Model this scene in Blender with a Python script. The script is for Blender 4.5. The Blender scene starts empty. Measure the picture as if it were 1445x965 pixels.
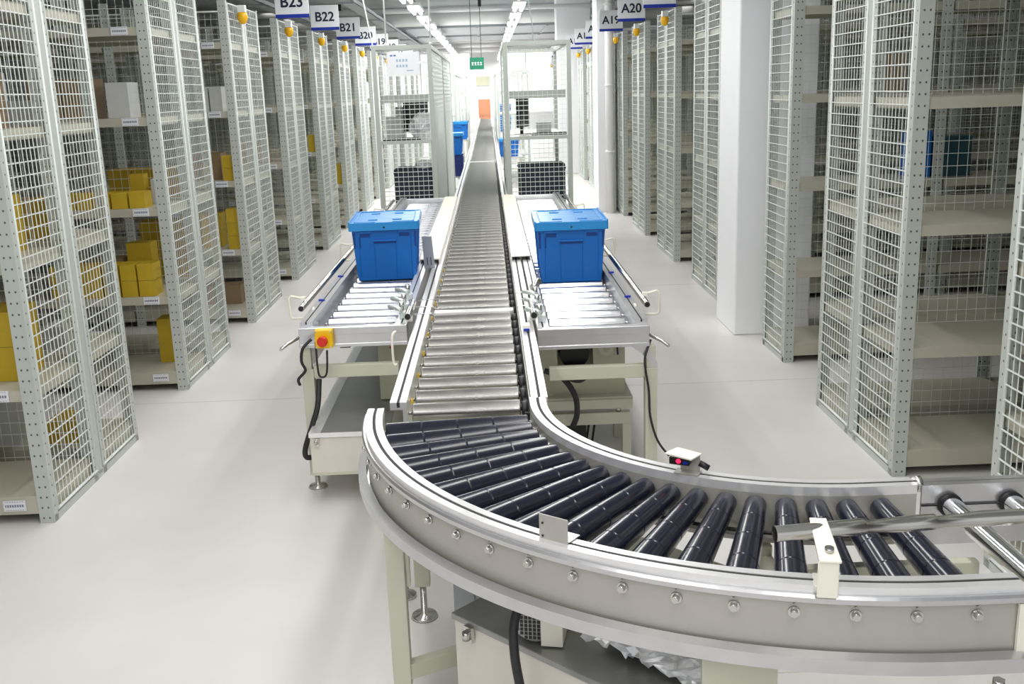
import bpy, math, random
from mathutils import Vector, Matrix
S = bpy.context.scene
COL = S.collection
random.seed(7)

# ------------------------------------------------------------------ camera
cam_d = bpy.data.cameras.new('camera')
cam_d.sensor_width = 36.0
cam_d.lens = 1432.9 / 1445 * 36.0
cam_d.clip_start = 0.05
cam_d.clip_end = 200
cam = bpy.data.objects.new('camera', cam_d)
COL.objects.link(cam)
yaw, pitch, roll = .01538, .24271, -.03397
fw = Vector((math.sin(yaw) * math.cos(pitch), math.cos(yaw) * math.cos(pitch), -math.sin(pitch)))
r0 = fw.cross(Vector((0, 0, 1))).normalized()
u0 = r0.cross(fw)
rr = math.cos(roll) * r0 + math.sin(roll) * u0
uu = -math.sin(roll) * r0 + math.cos(roll) * u0
cam.matrix_world = Matrix(((rr.x, uu.x, -fw.x, 0), (rr.y, uu.y, -fw.y, 0), (rr.z, uu.z, -fw.z, 1.85), (0, 0, 0, 1)))
S.camera = cam

# ------------------------------------------------------------------ colour management, world
S.view_settings.view_transform = 'Standard'
S.view_settings.look = 'None'
S.view_settings.exposure = 0.0
S.view_settings.gamma = 1.0
S.view_settings.use_curve_mapping = False
w = bpy.data.worlds.new('world')
S.world = w
w.use_nodes = True
bg = w.node_tree.nodes['Background']
bg.inputs[0].default_value = (0.93, 0.96, 1.0, 1)
bg.inputs[1].default_value = 0.7


def area(name, loc, sx, sy, power, rot=(0, 0, 0), color=(1, .985, .97)):
    d = bpy.data.lights.new(name, 'AREA')
    d.shape = 'RECTANGLE'
    d.size, d.size_y = sx, sy
    d.energy = power
    d.color = color
    o = bpy.data.objects.new(name, d)
    o.location = loc
    o.rotation_euler = rot
    COL.objects.link(o)
    return o


area('tube_row_light', (-1.13, 6.0, 3.18), .25, 16, 172)
area('tube_row_light', (.57, 6.0, 3.18), .25, 16, 172)
area('tube_row_light', (-1.13, 24, 3.12), .25, 18, 320)
area('tube_row_light', (.57, 24, 3.12), .25, 18, 320)
area('tube_row_light', (-1.13, 40, 3.12), .25, 13, 200)
area('tube_row_light', (.57, 40, 3.12), .25, 13, 200)
area('added_side_light', (-4.4, 12, 3.6), .4, 30, 45)  # added fill light above the left racks, no lamp seen there
area('added_side_light', (4.6, 12, 3.6), .4, 30, 45)  # added unseen twin above the right racks

# ------------------------------------------------------------------ materials
MATS = {}


def mat(name, col, rough=.5, metal=0., noise=0., nscale=8., bump=0., bscale=60., emit=0., spec=.5, coat=0., stretch=None, rnoise=0.):
    m = bpy.data.materials.new(name)
    m.use_nodes = True
    nt = m.node_tree
    b = nt.nodes['Principled BSDF']
    b.inputs['Base Color'].default_value = (*col, 1)
    b.inputs['Roughness'].default_value = rough
    b.inputs['Metallic'].default_value = metal
    b.inputs['Specular IOR Level'].default_value = spec
    b.inputs['Coat Weight'].default_value = coat
    tc = nt.nodes.new('ShaderNodeTexCoord')
    src = tc.outputs['Object']
    if stretch:
        mp = nt.nodes.new('ShaderNodeMapping')
        mp.inputs['Scale'].default_value = stretch
        nt.links.new(src, mp.inputs[0])
        src = mp.outputs[0]
    if noise or rnoise:
        n = nt.nodes.new('ShaderNodeTexNoise')
        n.inputs['Scale'].default_value = nscale
        n.inputs['Detail'].default_value = 5
        nt.links.new(src, n.inputs['Vector'])
        if noise:
            r = nt.nodes.new('ShaderNodeMapRange')
            r.inputs[1].default_value = .3
            r.inputs[2].default_value = .7
            r.inputs[3].default_value = 1 - noise
            r.inputs[4].default_value = 1 + noise * .6
            nt.links.new(n.outputs[0], r.inputs[0])
            mx = nt.nodes.new('ShaderNodeVectorMath')
            mx.operation = 'SCALE'
            mx.inputs[0].default_value = col
            nt.links.new(r.outputs[0], mx.inputs['Scale'])
            nt.links.new(mx.outputs[0], b.inputs['Base Color'])
        if rnoise:
            r2 = nt.nodes.new('ShaderNodeMapRange')
            r2.inputs[3].default_value = max(0.02, rough - rnoise)
            r2.inputs[4].default_value = rough + rnoise
            nt.links.new(n.outputs[0], r2.inputs[0])
            nt.links.new(r2.outputs[0], b.inputs['Roughness'])
    if bump:
        n2 = nt.nodes.new('ShaderNodeTexNoise')
        n2.inputs['Scale'].default_value = bscale
        n2.inputs['Detail'].default_value = 4
        nt.links.new(src, n2.inputs['Vector'])
        bp = nt.nodes.new('ShaderNodeBump')
        bp.inputs['Strength'].default_value = bump
        bp.inputs['Distance'].default_value = .01
        nt.links.new(n2.outputs[0], bp.inputs['Height'])
        nt.links.new(bp.outputs[0], b.inputs['Normal'])
    if emit:
        b.inputs['Emission Color'].default_value = (*col, 1)
        b.inputs['Emission Strength'].default_value = emit
    MATS[name] = m
    return m


def s2l(r, g, b):
    f = lambda c: (c / 255 / 12.92) if c / 255 <= .04045 else ((c / 255 + .055) / 1.055) ** 2.4
    return (f(r), f(g), f(b))


FLOOR = mat('floor_epoxy', s2l(222, 219, 216), .38, noise=.07, nscale=1.1, rnoise=.12, spec=.45)
RACK = mat('rack_paint', s2l(190, 196, 189), .45, noise=.03, nscale=3)
SHELF = mat('shelf_paint', s2l(186, 183, 166), .42, noise=.04, nscale=4)
WIRE = mat('wire_mesh_paint', s2l(232, 238, 234), .35)
BEIGE = mat('beige_paint', s2l(206, 206, 186), .4, noise=.03, nscale=6)
BEIGED = mat('machine_green_beige_paint', s2l(192, 193, 168), .45, noise=.05, nscale=7)
ALU = mat('aluminium_profile', (.66, .66, .67), .3, .85, noise=.05, nscale=14, stretch=(1, 1, 1))
ALUW = mat('bright_aluminium_cap', (.9, .9, .9), .28, .55, noise=.03, nscale=20)
FASC = mat('painted_steel_fascia', s2l(188, 185, 178), .34, .35, noise=.03, nscale=5)
GALV = mat('galvanised_roller', (.50, .492, .465), .24, .95, noise=.10, nscale=30, rnoise=.1, stretch=(.2, 1, 1))
CHROME = mat('chrome_roller', (.80, .80, .80), .16, 1.0, rnoise=.04, nscale=20)
STEEL = mat('steel_tube', (.66, .65, .62), .25, 1.0, noise=.08, nscale=12)
DARKSHEET = mat('dark_trough_lid', s2l(160, 161, 158), .32, .6, noise=.2, nscale=5, rnoise=.1)
RUBBER = mat('black_roller_sleeve', (.014, .016, .030), .2, noise=.1, nscale=6, rnoise=.04, spec=.6)
BLACK = mat('black_plastic', (.012, .012, .014), .45)
CABLE = mat('black_cable', (.02, .02, .022), .5)
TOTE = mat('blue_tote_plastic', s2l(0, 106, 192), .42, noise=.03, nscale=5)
TOTELID = mat('lit_blue_tote_lid', s2l(38, 142, 212), .3, noise=.03, nscale=5)  # body blue, lightened to hold the overhead light on the lid
TOTED = mat('blue_tote_recess_shade', s2l(0, 64, 140), .5)  # body blue, darkened as painted shade for the pockets
NAVY = mat('navy_crate_plastic', s2l(24, 42, 110), .45)
YELLOW = mat('yellow_carton', s2l(196, 166, 36), .6, noise=.08, nscale=9)
BROWN = mat('brown_carton', s2l(150, 128, 96), .65, noise=.08, nscale=9)
WHITEC = mat('white_carton', s2l(208, 210, 208), .55, noise=.04, nscale=9)
TEAL = mat('teal_crate', s2l(38, 82, 92), .5)
CREAM = mat('cream_cover', s2l(250, 246, 230), .4)
WHITE = mat('white_plaster', s2l(248, 250, 252), .7, noise=.02, nscale=4, bump=.05)
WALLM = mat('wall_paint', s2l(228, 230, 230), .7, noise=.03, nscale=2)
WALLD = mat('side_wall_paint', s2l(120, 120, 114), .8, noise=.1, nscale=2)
CEIL = mat('ceiling_concrete', s2l(186, 190, 194), .8, noise=.12, nscale=1.5)
DUCT = mat('ceiling_duct_metal', s2l(176, 181, 186), .45, .2, noise=.08, nscale=2)
PIPE = mat('white_pipe', s2l(236, 236, 236), .35)
AMBER = mat('amber_lens', (.95, .52, .01), .25)
SIGNW = mat('sign_white', s2l(246, 249, 252), .4)
SIGNB = mat('sign_blue', s2l(16, 50, 170), .4)
INK = mat('sign_ink', s2l(26, 32, 60), .5)
GREEN = mat('green_sign', s2l(0, 120, 84), .4)
RED = mat('red_button', s2l(214, 40, 24), .35)
YEL = mat('yellow_box', s2l(246, 200, 0), .4)
REDLED = mat('red_indicator', (1.0, .02, .08), .3, emit=1.5)
TUBEM = mat('lit_fluorescent_tube', (1, 1, 1), .3, emit=16)
WINGLOW = mat('lit_window', (1, 1, 1), .4, emit=1.5)
CLAMP = mat('clamp_steel', s2l(214, 222, 220), .3, .5)
GLASS = mat('monitor_glass', (.02, .022, .03), .15)
BAG = mat('clear_plastic_film', s2l(225, 228, 232), .2, bump=.3, bscale=14, spec=.8)
DOORM = mat('orange_door', s2l(214, 148, 110), .5)
TROUGH = mat('trough_paint', s2l(226, 222, 210), .4, noise=.03)
INSIDE = mat('dark_inside', (.03, .03, .03), .7)
WORN = mat('wood_top', s2l(225, 225, 220), .5)

# film: slightly see-through
nt = BAG.node_tree
BAG.node_tree.nodes['Principled BSDF'].inputs['Alpha'].default_value = .72


def perforate(name, base):
    """punched slots of an angle post: dark holes at a fixed pitch"""
    m = base.copy()
    m.name = name
    nt = m.node_tree
    b = nt.nodes['Principled BSDF']
    tc = nt.nodes.new('ShaderNodeTexCoord')
    sp = nt.nodes.new('ShaderNodeSeparateXYZ')
    nt.links.new(tc.outputs['Object'], sp.inputs[0])

    def M(op, a, bb=None, c=None):
        n = nt.nodes.new('ShaderNodeMath')
        n.operation = op
        for i, v in enumerate((a, bb, c)):
            if v is None: continue
            if isinstance(v, (int, float)): n.inputs[i].default_value = v
            else: nt.links.new(v, n.inputs[i])
        return n.outputs[0]
    ax = M('ABSOLUTE', sp.outputs[0])
    ay = M('ABSOLUTE', sp.outputs[1])
    z = M('DIVIDE', sp.outputs[2], .05)
    dz = M('MULTIPLY', M('SUBTRACT', M('FRACT', z), .5), .05)

    def hole(coord, c, other):
        d = M('SUBTRACT', coord, c)
        r2 = M('ADD', M('MULTIPLY', d, d), M('MULTIPLY', M('MULTIPLY', dz, dz), .8))
        return M('MULTIPLY', M('LESS_THAN', r2, .0045 ** 2), M('LESS_THAN', other, .006))
    h = M('MAXIMUM', M('MAXIMUM', hole(ax, .020, ay), hole(ax, .047, ay)), hole(ay, .024, ax))
    mx = nt.nodes.new('ShaderNodeMix')
    mx.data_type = 'RGBA'
    src = b.inputs['Base Color'].links[0].from_socket if b.inputs['Base Color'].links else None
    if src: nt.links.new(src, mx.inputs[6])
    else: mx.inputs[6].default_value = b.inputs['Base Color'].default_value
    mx.inputs[7].default_value = (.10, .10, .10, 1)
    nt.links.new(h, mx.inputs[0])
    nt.links.new(mx.outputs[2], b.inputs['Base Color'])
    return m


POSTM = perforate('perforated_post_paint', RACK)


def stripes(name, base, ink, u, v, nu, nv):
    """small illegible print on a label: broken rows of ink"""
    m = bpy.data.materials.new(name)
    m.use_nodes = True
    nt = m.node_tree
    b = nt.nodes['Principled BSDF']
    b.inputs['Roughness'].default_value = .5
    tc = nt.nodes.new('ShaderNodeTexCoord')
    sp = nt.nodes.new('ShaderNodeSeparateXYZ')
    nt.links.new(tc.outputs['Object'], sp.inputs[0])

    def M(op, a, bb):
        n = nt.nodes.new('ShaderNodeMath')
        n.operation = op
        for i, q in enumerate((a, bb)):
            if isinstance(q, (int, float)): n.inputs[i].default_value = q
            else: nt.links.new(q, n.inputs[i])
        return n.outputs[0]
    X, Z = sp.outputs[0], sp.outputs[2]
    zz = M('FRACT', M('ADD', M('MULTIPLY', Z, nv / v), 50.25), 0)
    xx = M('FRACT', M('ADD', M('MULTIPLY', X, nu / u), 50), 0)
    inx = M('LESS_THAN', M('ABSOLUTE', X, 0), u * .42)
    inz = M('LESS_THAN', M('ABSOLUTE', Z, 0), v * .42)
    k = M('MULTIPLY', M('MULTIPLY', M('LESS_THAN', zz, .5), M('LESS_THAN', xx, .7)), M('MULTIPLY', inx, inz))
    mx = nt.nodes.new('ShaderNodeMix')
    mx.data_type = 'RGBA'
    mx.inputs[6].default_value = (*base, 1)
    mx.inputs[7].default_value = (*ink, 1)
    nt.links.new(k, mx.inputs[0])
    nt.links.new(mx.outputs[2], b.inputs['Base Color'])
    return m


LABELM = stripes('shelf_label_print', s2l(226, 228, 232), s2l(120, 122, 140), .1, .05, 9, 2)


# ------------------------------------------------------------------ mesh helpers
class MB:
    def __init__(self):
        self.v = []
        self.f = []
        self.sm = []

    def face(self, idx, s=False):
        self.f.append(idx)
        self.sm.append(s)

    def box(self, x0, x1, y0, y1, z0, z1):
        b = len(self.v)
        self.v += [(x0, y0, z0), (x1, y0, z0), (x1, y1, z0), (x0, y1, z0), (x0, y0, z1), (x1, y0, z1), (x1, y1, z1), (x0, y1, z1)]
        for q in ((0, 3, 2, 1), (4, 5, 6, 7), (0, 1, 5, 4), (1, 2, 6, 5), (2, 3, 7, 6), (3, 0, 4, 7)):
            self.face(tuple(b + i for i in q))
        return self

    def hexa(self, pts):
        b = len(self.v)
        self.v += [tuple(p) for p in pts]
        for q in ((0, 3, 2, 1), (4, 5, 6, 7), (0, 1, 5, 4), (1, 2, 6, 5), (2, 3, 7, 6), (3, 0, 4, 7)):
            self.face(tuple(b + i for i in q))
        return self

    def bar(self, p, q, wd, ht, up=(0, 0, 1)):
        p, q = Vector(p), Vector(q)
        d = (q - p).normalized()
        s = d.cross(Vector(up))
        if s.length < 1e-6: s = d.cross(Vector((1, 0, 0)))
        s.normalize()
        t = s.cross(d)
        s *= wd / 2
        t *= ht / 2
        return self.hexa([p - s - t, p + s - t, q + s - t, q - s - t, p - s + t, p + s + t, q + s + t, q - s + t])

    def tube(self, pts, r, n=8, cap=True, r2=None):
        pts = [Vector(p) for p in pts]
        rs = r if isinstance(r, (list, tuple)) else [r] * len(pts)
        b = len(self.v)
        s = None
        for i, p in enumerate(pts):
            d = (pts[min(i + 1, len(pts) - 1)] - pts[max(i - 1, 0)]).normalized()
            if s is None:
                a = Vector((0, 0, 1)) if abs(d.z) < .9 else Vector((1, 0, 0))
                s = d.cross(a).normalized()
            else:
                s = (s - d * s.dot(d)).normalized()
            t = s.cross(d)
            for k in range(n):
                a = 2 * math.pi * (k + .5) / n
                self.v.append(tuple(p + (s * math.cos(a) + t * math.sin(a)) * rs[i]))
        for i in range(len(pts) - 1):
            for k in range(n):
                a, c = b + i * n + k, b + i * n + (k + 1) % n
                self.face((a, a + n, c + n, c), n > 4)
        if cap:
            self.face(tuple(b + k for k in range(n)))
            self.face(tuple(b + (len(pts) - 1) * n + k for k in reversed(range(n))))
        return self

    def sweep(self, prof, path, closed=True):
        """prof: list of (u, v); path: list of (x, y, nx, ny): u runs along (nx, ny), v is z"""
        b = len(self.v)
        m = len(prof)
        for x, y, nx, ny in path:
            for u, v in prof:
                self.v.append((x + nx * u, y + ny * u, v))
        for i in range(len(path) - 1):
            for k in range(m):
                k2 = (k + 1) % m
                self.face((b + i * m + k, b + i * m + k2, b + (i + 1) * m + k2, b + (i + 1) * m + k))
        self.face(tuple(b + k for k in reversed(range(m))))
        self.face(tuple(b + (len(path) - 1) * m + k for k in range(m)))
        return self

    def build(self, name, m, parent=None, loc=None, bevel=0, smooth=False, rot=None):
        me = bpy.data.meshes.new(name)
        me.from_pydata(self.v, [], self.f)
        if any(self.sm) or smooth:
            me.polygons.foreach_set('use_smooth', [True if smooth else x for x in self.sm])
        me.materials.append(m)
        import bmesh
        bm = bmesh.new()
        bm.from_mesh(me)
        bmesh.ops.recalc_face_normals(bm, faces=bm.faces)
        bm.to_mesh(me)
        bm.free()
        o = bpy.data.objects.new(name, me)
        COL.objects.link(o)
        if parent: o.parent = parent
        if loc: o.location = loc
        if rot: o.rotation_euler = rot
        if bevel:
            md = o.modifiers.new('bevel', 'BEVEL')
            md.width = bevel
            md.segments = 2
            md.limit_method = 'ANGLE'
        return o


def inst(name, me, parent=None, loc=(0, 0, 0), rot=None):
    o = bpy.data.objects.new(name, me)
    COL.objects.link(o)
    if parent: o.parent = parent
    o.location = loc
    if rot: o.rotation_euler = rot
    return o


def tag(o, label=None, cat=None, group=None, kind=None):
    if label: o['label'] = label
    if cat: o['category'] = cat
    if group: o['group'] = group
    if kind: o['kind'] = kind
    return o


def empty(name, loc, rz=0, **k):
    o = bpy.data.objects.new(name, None)
    o.empty_display_size = .1
    o.location = loc
    o.rotation_euler = (0, 0, rz)
    COL.objects.link(o)
    tag(o, **k)
    return o


def copy_tree(o, parent=None):
    c = o.copy()
    COL.objects.link(c)
    c.parent = parent
    for ch in list(KIDS(o)): copy_tree(ch, c)
    return c


def KIDS(o):
    return [x for x in bpy.data.objects if x.parent == o] if False else o.children


def smooth(pts, k=5):
    P = [Vector(p) for p in pts]
    out = []
    for i in range(len(P) - 1):
        a, b, c, d = P[max(i - 1, 0)], P[i], P[i + 1], P[min(i + 2, len(P) - 1)]
        for j in range(k):
            t = j / k
            out.append(.5 * ((2 * b) + (c - a) * t + (2 * a - 5 * b + 4 * c - d) * t * t + (3 * b - a - 3 * c + d) * t ** 3))
    out.append(P[-1])
    return out


def text_mesh(body, size, extrude=.001, offset=.0):
    cu = bpy.data.curves.new('lettering', 'FONT')
    cu.body = body
    cu.size = size
    cu.align_x = 'CENTER'
    cu.align_y = 'CENTER'
    cu.extrude = extrude
    cu.offset = offset
    cu.space_character = 1.0
    t = bpy.data.objects.new('lettering', cu)
    COL.objects.link(t)
    bpy.context.view_layer.update()
    me = bpy.data.meshes.new_from_object(t.evaluated_get(bpy.context.evaluated_depsgraph_get()))
    bpy.data.objects.remove(t)
    me.materials.clear()
    me.materials.append(INK)
    return me


# ------------------------------------------------------------------ the setting
Y1 = 47.0
CZ = 3.9
tag(MB().box(-7.2, 7.2, -2.5, Y1 + .2, -.2, 0).build('floor', FLOOR), kind='structure')
tag(MB().box(-7.2, 7.2, -2.5, Y1 + .2, CZ, CZ + .2).build('ceiling', CEIL), kind='structure')
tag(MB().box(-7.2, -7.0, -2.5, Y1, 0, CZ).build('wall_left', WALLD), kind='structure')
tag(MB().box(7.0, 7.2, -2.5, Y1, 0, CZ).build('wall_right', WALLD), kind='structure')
tag(MB().box(-7.0, 7.0, Y1, Y1 + .2, 0, CZ).build('wall_back', WALLM), kind='structure')
# tall bright windows in the far wall
for i, (x0, x1) in enumerate(((-5.6, -3.2), (-2.9, -.75), (.6, 2.9), (3.2, 5.6))):
    o = MB().box(x0, x1, Y1 - .06, Y1 - .001, .9, 3.5).build('window_%d' % (i + 1), WINGLOW)
    tag(o, kind='structure')
    fr = MB()
    fr.box(x0 - .06, x1 + .06, Y1 - .09, Y1 - .061, .84, .9).box(x0 - .06, x1 + .06, Y1 - .09, Y1 - .061, 3.5, 3.56)
    for xx in (x0 - .03, (x0 + x1) / 2, x1 + .03): fr.box(xx - .03, xx + .03, Y1 - .09, Y1 - .061, .9, 3.5)
    f = fr.build('window_frame', PIPE, o)
o = MB().box(-.42, .10, Y1 - .05, Y1 - .001, 0, 1.5).build('door_1', DOORM, bevel=.01)
tag(o, kind='structure')
MB().box(-.36, .04, Y1 - .07, Y1 - .051, .8, 1.44).build('door_panel', DOORM, o)
MB().tube([(-.34, Y1 - .1, .75), (-.24, Y1 - .1, .75)], .015).build('door_handle', STEEL, o)
tag(MB().box(-.48, .12, Y1 - .06, Y1 - .001, 2.1, 2.5).build('wall_notice_board', BEIGED, bevel=.01), 'olive notice board high on the far white wall above the orange door', 'notice board')

# floor seams
sm = MB()
for y in (2.9, 6.2, 9.5): sm.box(-7, 7, y, y + .006, .0005, .0012)
tag(sm.build('trim_1', mat('floor_seam', s2l(214, 209, 203), .5)), kind='structure')

# pillars
tag(MB().box(1.79, 2.36, 7.42, 8.02, 0, CZ).build('trim_2', WHITE, bevel=.012), kind='structure')
tag(MB().box(1.63, 1.90, 15.5, 16.1, 0, CZ).build('trim_3', WHITE, bevel=.012), kind='structure')
tag(MB().box(1.55, 2.30, 23.0, 23.6, 0, CZ).build('trim_4', WHITE, bevel=.012), kind='structure')
t = empty('drain_pipe', (1.80, 15.38, 0), label='white vertical drain pipe strapped to the second white pillar', cat='pipe')
MB().tube([(0, 0, 0), (0, 0, CZ)], .065, 20).build('pipe_run', PIPE, t)
for z in (.9, 1.86, 3.0): MB().tube([(0, 0, z), (0, 0, z + .03)], .075, 20).build('pipe_collar', PIPE, t)

# ceiling: beams, pipes, ducts
for i, y in enumerate((8, 14, 20, 26, 33, 40)):
    tag(MB().box(-7, 7, y, y + .3, CZ - .28, CZ).build('trim_%d' % (5 + i), CEIL), kind='structure')
for y, z, w_, lab in ((22.2, 3.52, .10, 'nearest'), (24.6, 3.50, .30, 'second nearest'), (35.5, 3.5, .12, 'third'), (38.5, 3.5, .18, 'fourth'), (43.0, 3.5, .2, 'farthest')):
    t = empty('ceiling_pipe', (0, y, z), label='white pipe crossing under the ceiling, %s from the camera' % lab, cat='pipe')
    MB().tube([(-6.9, 0, 0), (6.9, 0, 0)], w_ / 2, 12).build('pipe_run', PIPE, t)
    for x in (-3, -.1, 3): MB().box(x - .03, x + .03, -.02, .02, w_ / 2 - .01, CZ - z).build('hanger', INSIDE, t)
for y0, y1_, lab in ((27.2, 30.6, 'nearer'), (31.6, 34.5, 'farther')):
    d = empty('air_duct', ((-.2), (y0 + y1_) / 2, 3.45), label='wide grey air duct across the ceiling, the %s of two' % lab, cat='duct')
    hh = (y1_ - y0) / 2
    MB().box(-5, 3.2, -hh, hh, 0, .38).build('duct_body', DUCT, d, bevel=.01)
    for x in (-3.6, -1.8, 0, 1.8): MB().box(x - .03, x + .03, -hh - .02, hh + .02, -.02, .4).build('duct_flange', DUCT, d)
for x in (-3.6, -2.2, 2.4):
    side = {-3.6: 'far left', -2.2: 'above the left aisle', 2.4: 'above the right aisle'}[x]
    t = empty('cable_tray', (x, 25, 3.3), label='grey cable tray running lengthwise under the ceiling, ' + side, cat='cable tray')
    MB().box(-.12, .12, -14, 14, 0, .01).box(-.12, -.11, -14, 14, 0, .07).box(.11, .12, -14, 14, 0, .07).build('tray', DUCT, t)
    for y in (-12, -8, -4, 0, 4, 8, 12): MB().box(-.14, .14, y, y + .03, -.03, 0).build('hanger', DUCT, t)

# ceiling light fixtures
FX = empty('ceiling_light', (-1.13, 15.2, 3.2), label='lit fluorescent batten in the left ceiling row', cat='ceiling light', group='left row of ceiling battens')
MB().box(-.10, .10, -.62, .62, .0, .05).build('housing', PIPE, FX)
MB().tube([(-.055, -.6, -.03), (-.055, .6, -.03)], .028, 8).build('tube', TUBEM, FX)
MB().tube([(.055, -.6, -.03), (.055, .6, -.03)], .028, 8).build('tube', TUBEM, FX)
MB().box(-.004, .004, -.5, -.49, .05, .09).box(-.004, .004, .49, .5, .05, .09).build('suspension', INSIDE, FX)
for x, sd in ((-1.13, 'left'), (.57, 'right')):
    o = MB().box(x - .02, x + .02, 14, 46.5, 3.2905, 3.315).build('lighting_rail', DUCT)
    tag(o, 'thin grey rail carrying the %s row of ceiling battens' % sd, 'rail')
for i in range(1, 14):
    c = copy_tree(FX)
    c.location = (-1.13, 15.2 + 2.3 * i, 3.2)
for i in range(14):
    c = copy_tree(FX)
    c.location = (.57, 15.2 + 2.3 * i, 3.2)
    tag(c, 'lit fluorescent batten in the right ceiling row', None, 'right row of ceiling battens')

# green emergency sign
t = empty('exit_sign', (-.20, 22, 2.30), label='green emergency sign with white characters hanging over the conveyor', cat='sign')
MB().box(-.15, .15, -.02, .02, 0, .24).build('sign_panel', GREEN, t, bevel=.004)
g = MB()
for k in range(4):
    x = -.105 + k * .058
    g.box(x, x + .04, -.024, -.0205, .125, .14).box(x, x + .04, -.024, -.0205, .085, .097).box(x + .015, x + .025, -.0245, -.021, .085, .15)
g.build('sign_characters', SIGNW, t)
for x in (-.1, .1): MB().tube([(x, 0, .24), (x, 0, CZ - 2.3)], .006, 6).build('hanging_rod', INSIDE, t)

# ------------------------------------------------------------------ shelving rows
RH = 2.62
RL = 4.0   # four bays of 1 m
ZS = (.13, .63, 1.20, 1.76, 2.30)


def post_mesh(sx, sy):
    m = MB()
    a, b = sorted((0, sx * .066))
    c, d = sorted((0, sy * .003))
    m.box(a, b, c, d, 0, RH)
    a, b = sorted((0, sx * .003))
    c, d = sorted((sy * .003, sy * .046))
    m.box(a, b, c, d, 0, RH)
    a, b = sorted((sx * .063, sx * .066))
    c, d = sorted((sy * .003, sy * .014))
    m.box(a, b, c, d, 0, RH)
    o = m.build('post', POSTM)
    me = o.data
    bpy.data.objects.remove(o)
    return me


POST = {(sx, sy): post_mesh(sx, sy) for sx in (1, -1) for sy in (1, -1)}


def as_mesh(m, mt, smooth=False):
    o = m.build('tmp', mt, smooth=smooth)
    me = o.data
    bpy.data.objects.remove(o)
    return me


def shelf_mesh(z, skirt):
    m = MB()
    m.box(-.485, .485, .012, .49, z - .008, z)
    m.box(-.485, .485, .006, .012, z - skirt, z)
    m.box(-.485, .485, .49, .496, z - skirt, z)
    m.box(-.485, .485, .012, .022, z - skirt, z - skirt + .006)
    m.box(-.485, -.479, .012, .49, z - skirt, z - .008)
    m.box(.479, .485, .012, .49, z - skirt, z - .008)
    m.box(-.479, .479, .24, .26, z - .03, z - .008)
    return as_mesh(m, SHELF)


SHELVES = [shelf_mesh(z, .085 if i == 0 else .05) for i, z in enumerate(ZS)]


def mesh_panel_mesh(y0, y1, z0, z1, sy=.042, sz=.058, axis='y', r=.0034):
    """welded wire panel; axis y: lies in the plane x = 0"""
    m = MB()
    P = (lambda a, z, o=0: (o, a, z)) if axis == 'y' else (lambda a, z, o=0: (a, o, z))

    def wire(p, q, rad): m.tube([p, q], rad, 4, cap=False)
    fr = .007
    m.tube([P(y0, z0), P(y1, z0)], fr, 6)
    m.tube([P(y0, z1), P(y1, z1)], fr, 6)
    m.tube([P(y0, z0), P(y0, z1)], fr, 6)
    m.tube([P(y1, z0), P(y1, z1)], fr, 6)
    n = round((y1 - y0) / sy)
    for i in range(1, n): wire(P(y0 + (y1 - y0) * i / n, z0, .003), P(y0 + (y1 - y0) * i / n, z1, .003), r * .6)
    n = round((z1 - z0) / sz)
    for i in range(1, n): wire(P(y0, z0 + (z1 - z0) * i / n, -.002), P(y1, z0 + (z1 - z0) * i / n, -.002), r)
    return as_mesh(m, WIRE)


ENDP = mesh_panel_mesh(.05, .535, .05, RH - .02)
BACKP = mesh_panel_mesh(-.48, .48, .06, RH - .04, .05, .062, 'x', .0022)
LABEL = as_mesh(MB().box(-.05, .05, -.003, .003, -.025, .025), LABELM)
DEPTH = 1.15


def lamp_part(row, s):
    l = MB()
    l.tube([(s * -.0, .30, 2.55), (s * -.06, .30, 2.55)], .012, 6)
    l.box(-.03 - s * .06, .03 - s * .06, .27, .33, 2.545, 2.60)
    base = l.build('beacon_bracket', WIRE, row)
    m = MB()
    m.tube([(-s * .06, .30, 2.545), (-s * .06, .30, 2.535), (-s * .06, .30, 2.50), (-s * .06, .30, 2.465), (-s * .06, .30, 2.452)], [.03, .042, .044, .03, .012], 14)
    b = m.build('beacon_lens', AMBER, base, smooth=True)
    return base


def make_row(s, single=False):
    """s = -1: row runs to -x from its end panel at x = 0 (left side), +1: to +x"""
    row = empty('shelving_row', (0, 0, 0))
    halves = [(0.0, 1)] if single else [(0.0, 1), (DEPTH, -1)]
    for (yb, sy) in halves:
        # front plane at yb, rack goes sy * .535 deep
        for k in range(5):
            x = s * k * 1.0
            for (yy, fy) in ((yb, sy), (yb + sy * .535, -sy)):
                if k == 0:
                    inst('post', POST[(s, fy)], row, (x, yy, 0))
                else:
                    inst('post', POST[(-s, fy)], row, (x, yy, 0))
        for k in range(4):
            for i, me in enumerate(SHELVES):
                o = inst('shelf', me, row, (s * (k * 1.0 + .5), yb if sy > 0 else yb - .50, 0))
                if s < 0 and k < 2:
                    zz = ZS[i] - (.04 if i == 0 else .022)
                    inst('shelf_label', LABEL, o, (-s * (.5 - .17), (.0 if sy > 0 else .504), zz))
        inst('mesh_panel', ENDP, row, (s * .001, 0 if sy > 0 else DEPTH - .585, 0))
        if k or True:
            pass
    for k in range(4):
        inst('back_mesh', BACKP, row, (s * (k + .5), .575 if not single else .53, 0))
    if not single:
        MB().box(min(0, s * .04), max(0, s * .04), .545, .603, .02, RH).build('centre_post', RACK, row)
    m = MB()
    d = DEPTH if not single else .54
    m.box(min(0, s * .012), max(0, s * .012), .005, d - .005, 0.0, .035)
    m.build('base_rail', RACK, row)
    return row


rowL = make_row(-1)
rowR = make_row(1)
rowS = make_row(1, True)
rowS.location = (1.935, 6.60, 0)
tag(rowS, 'single-depth grey shelving row with one mesh end panel just before the big white pillar', 'shelving')

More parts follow.
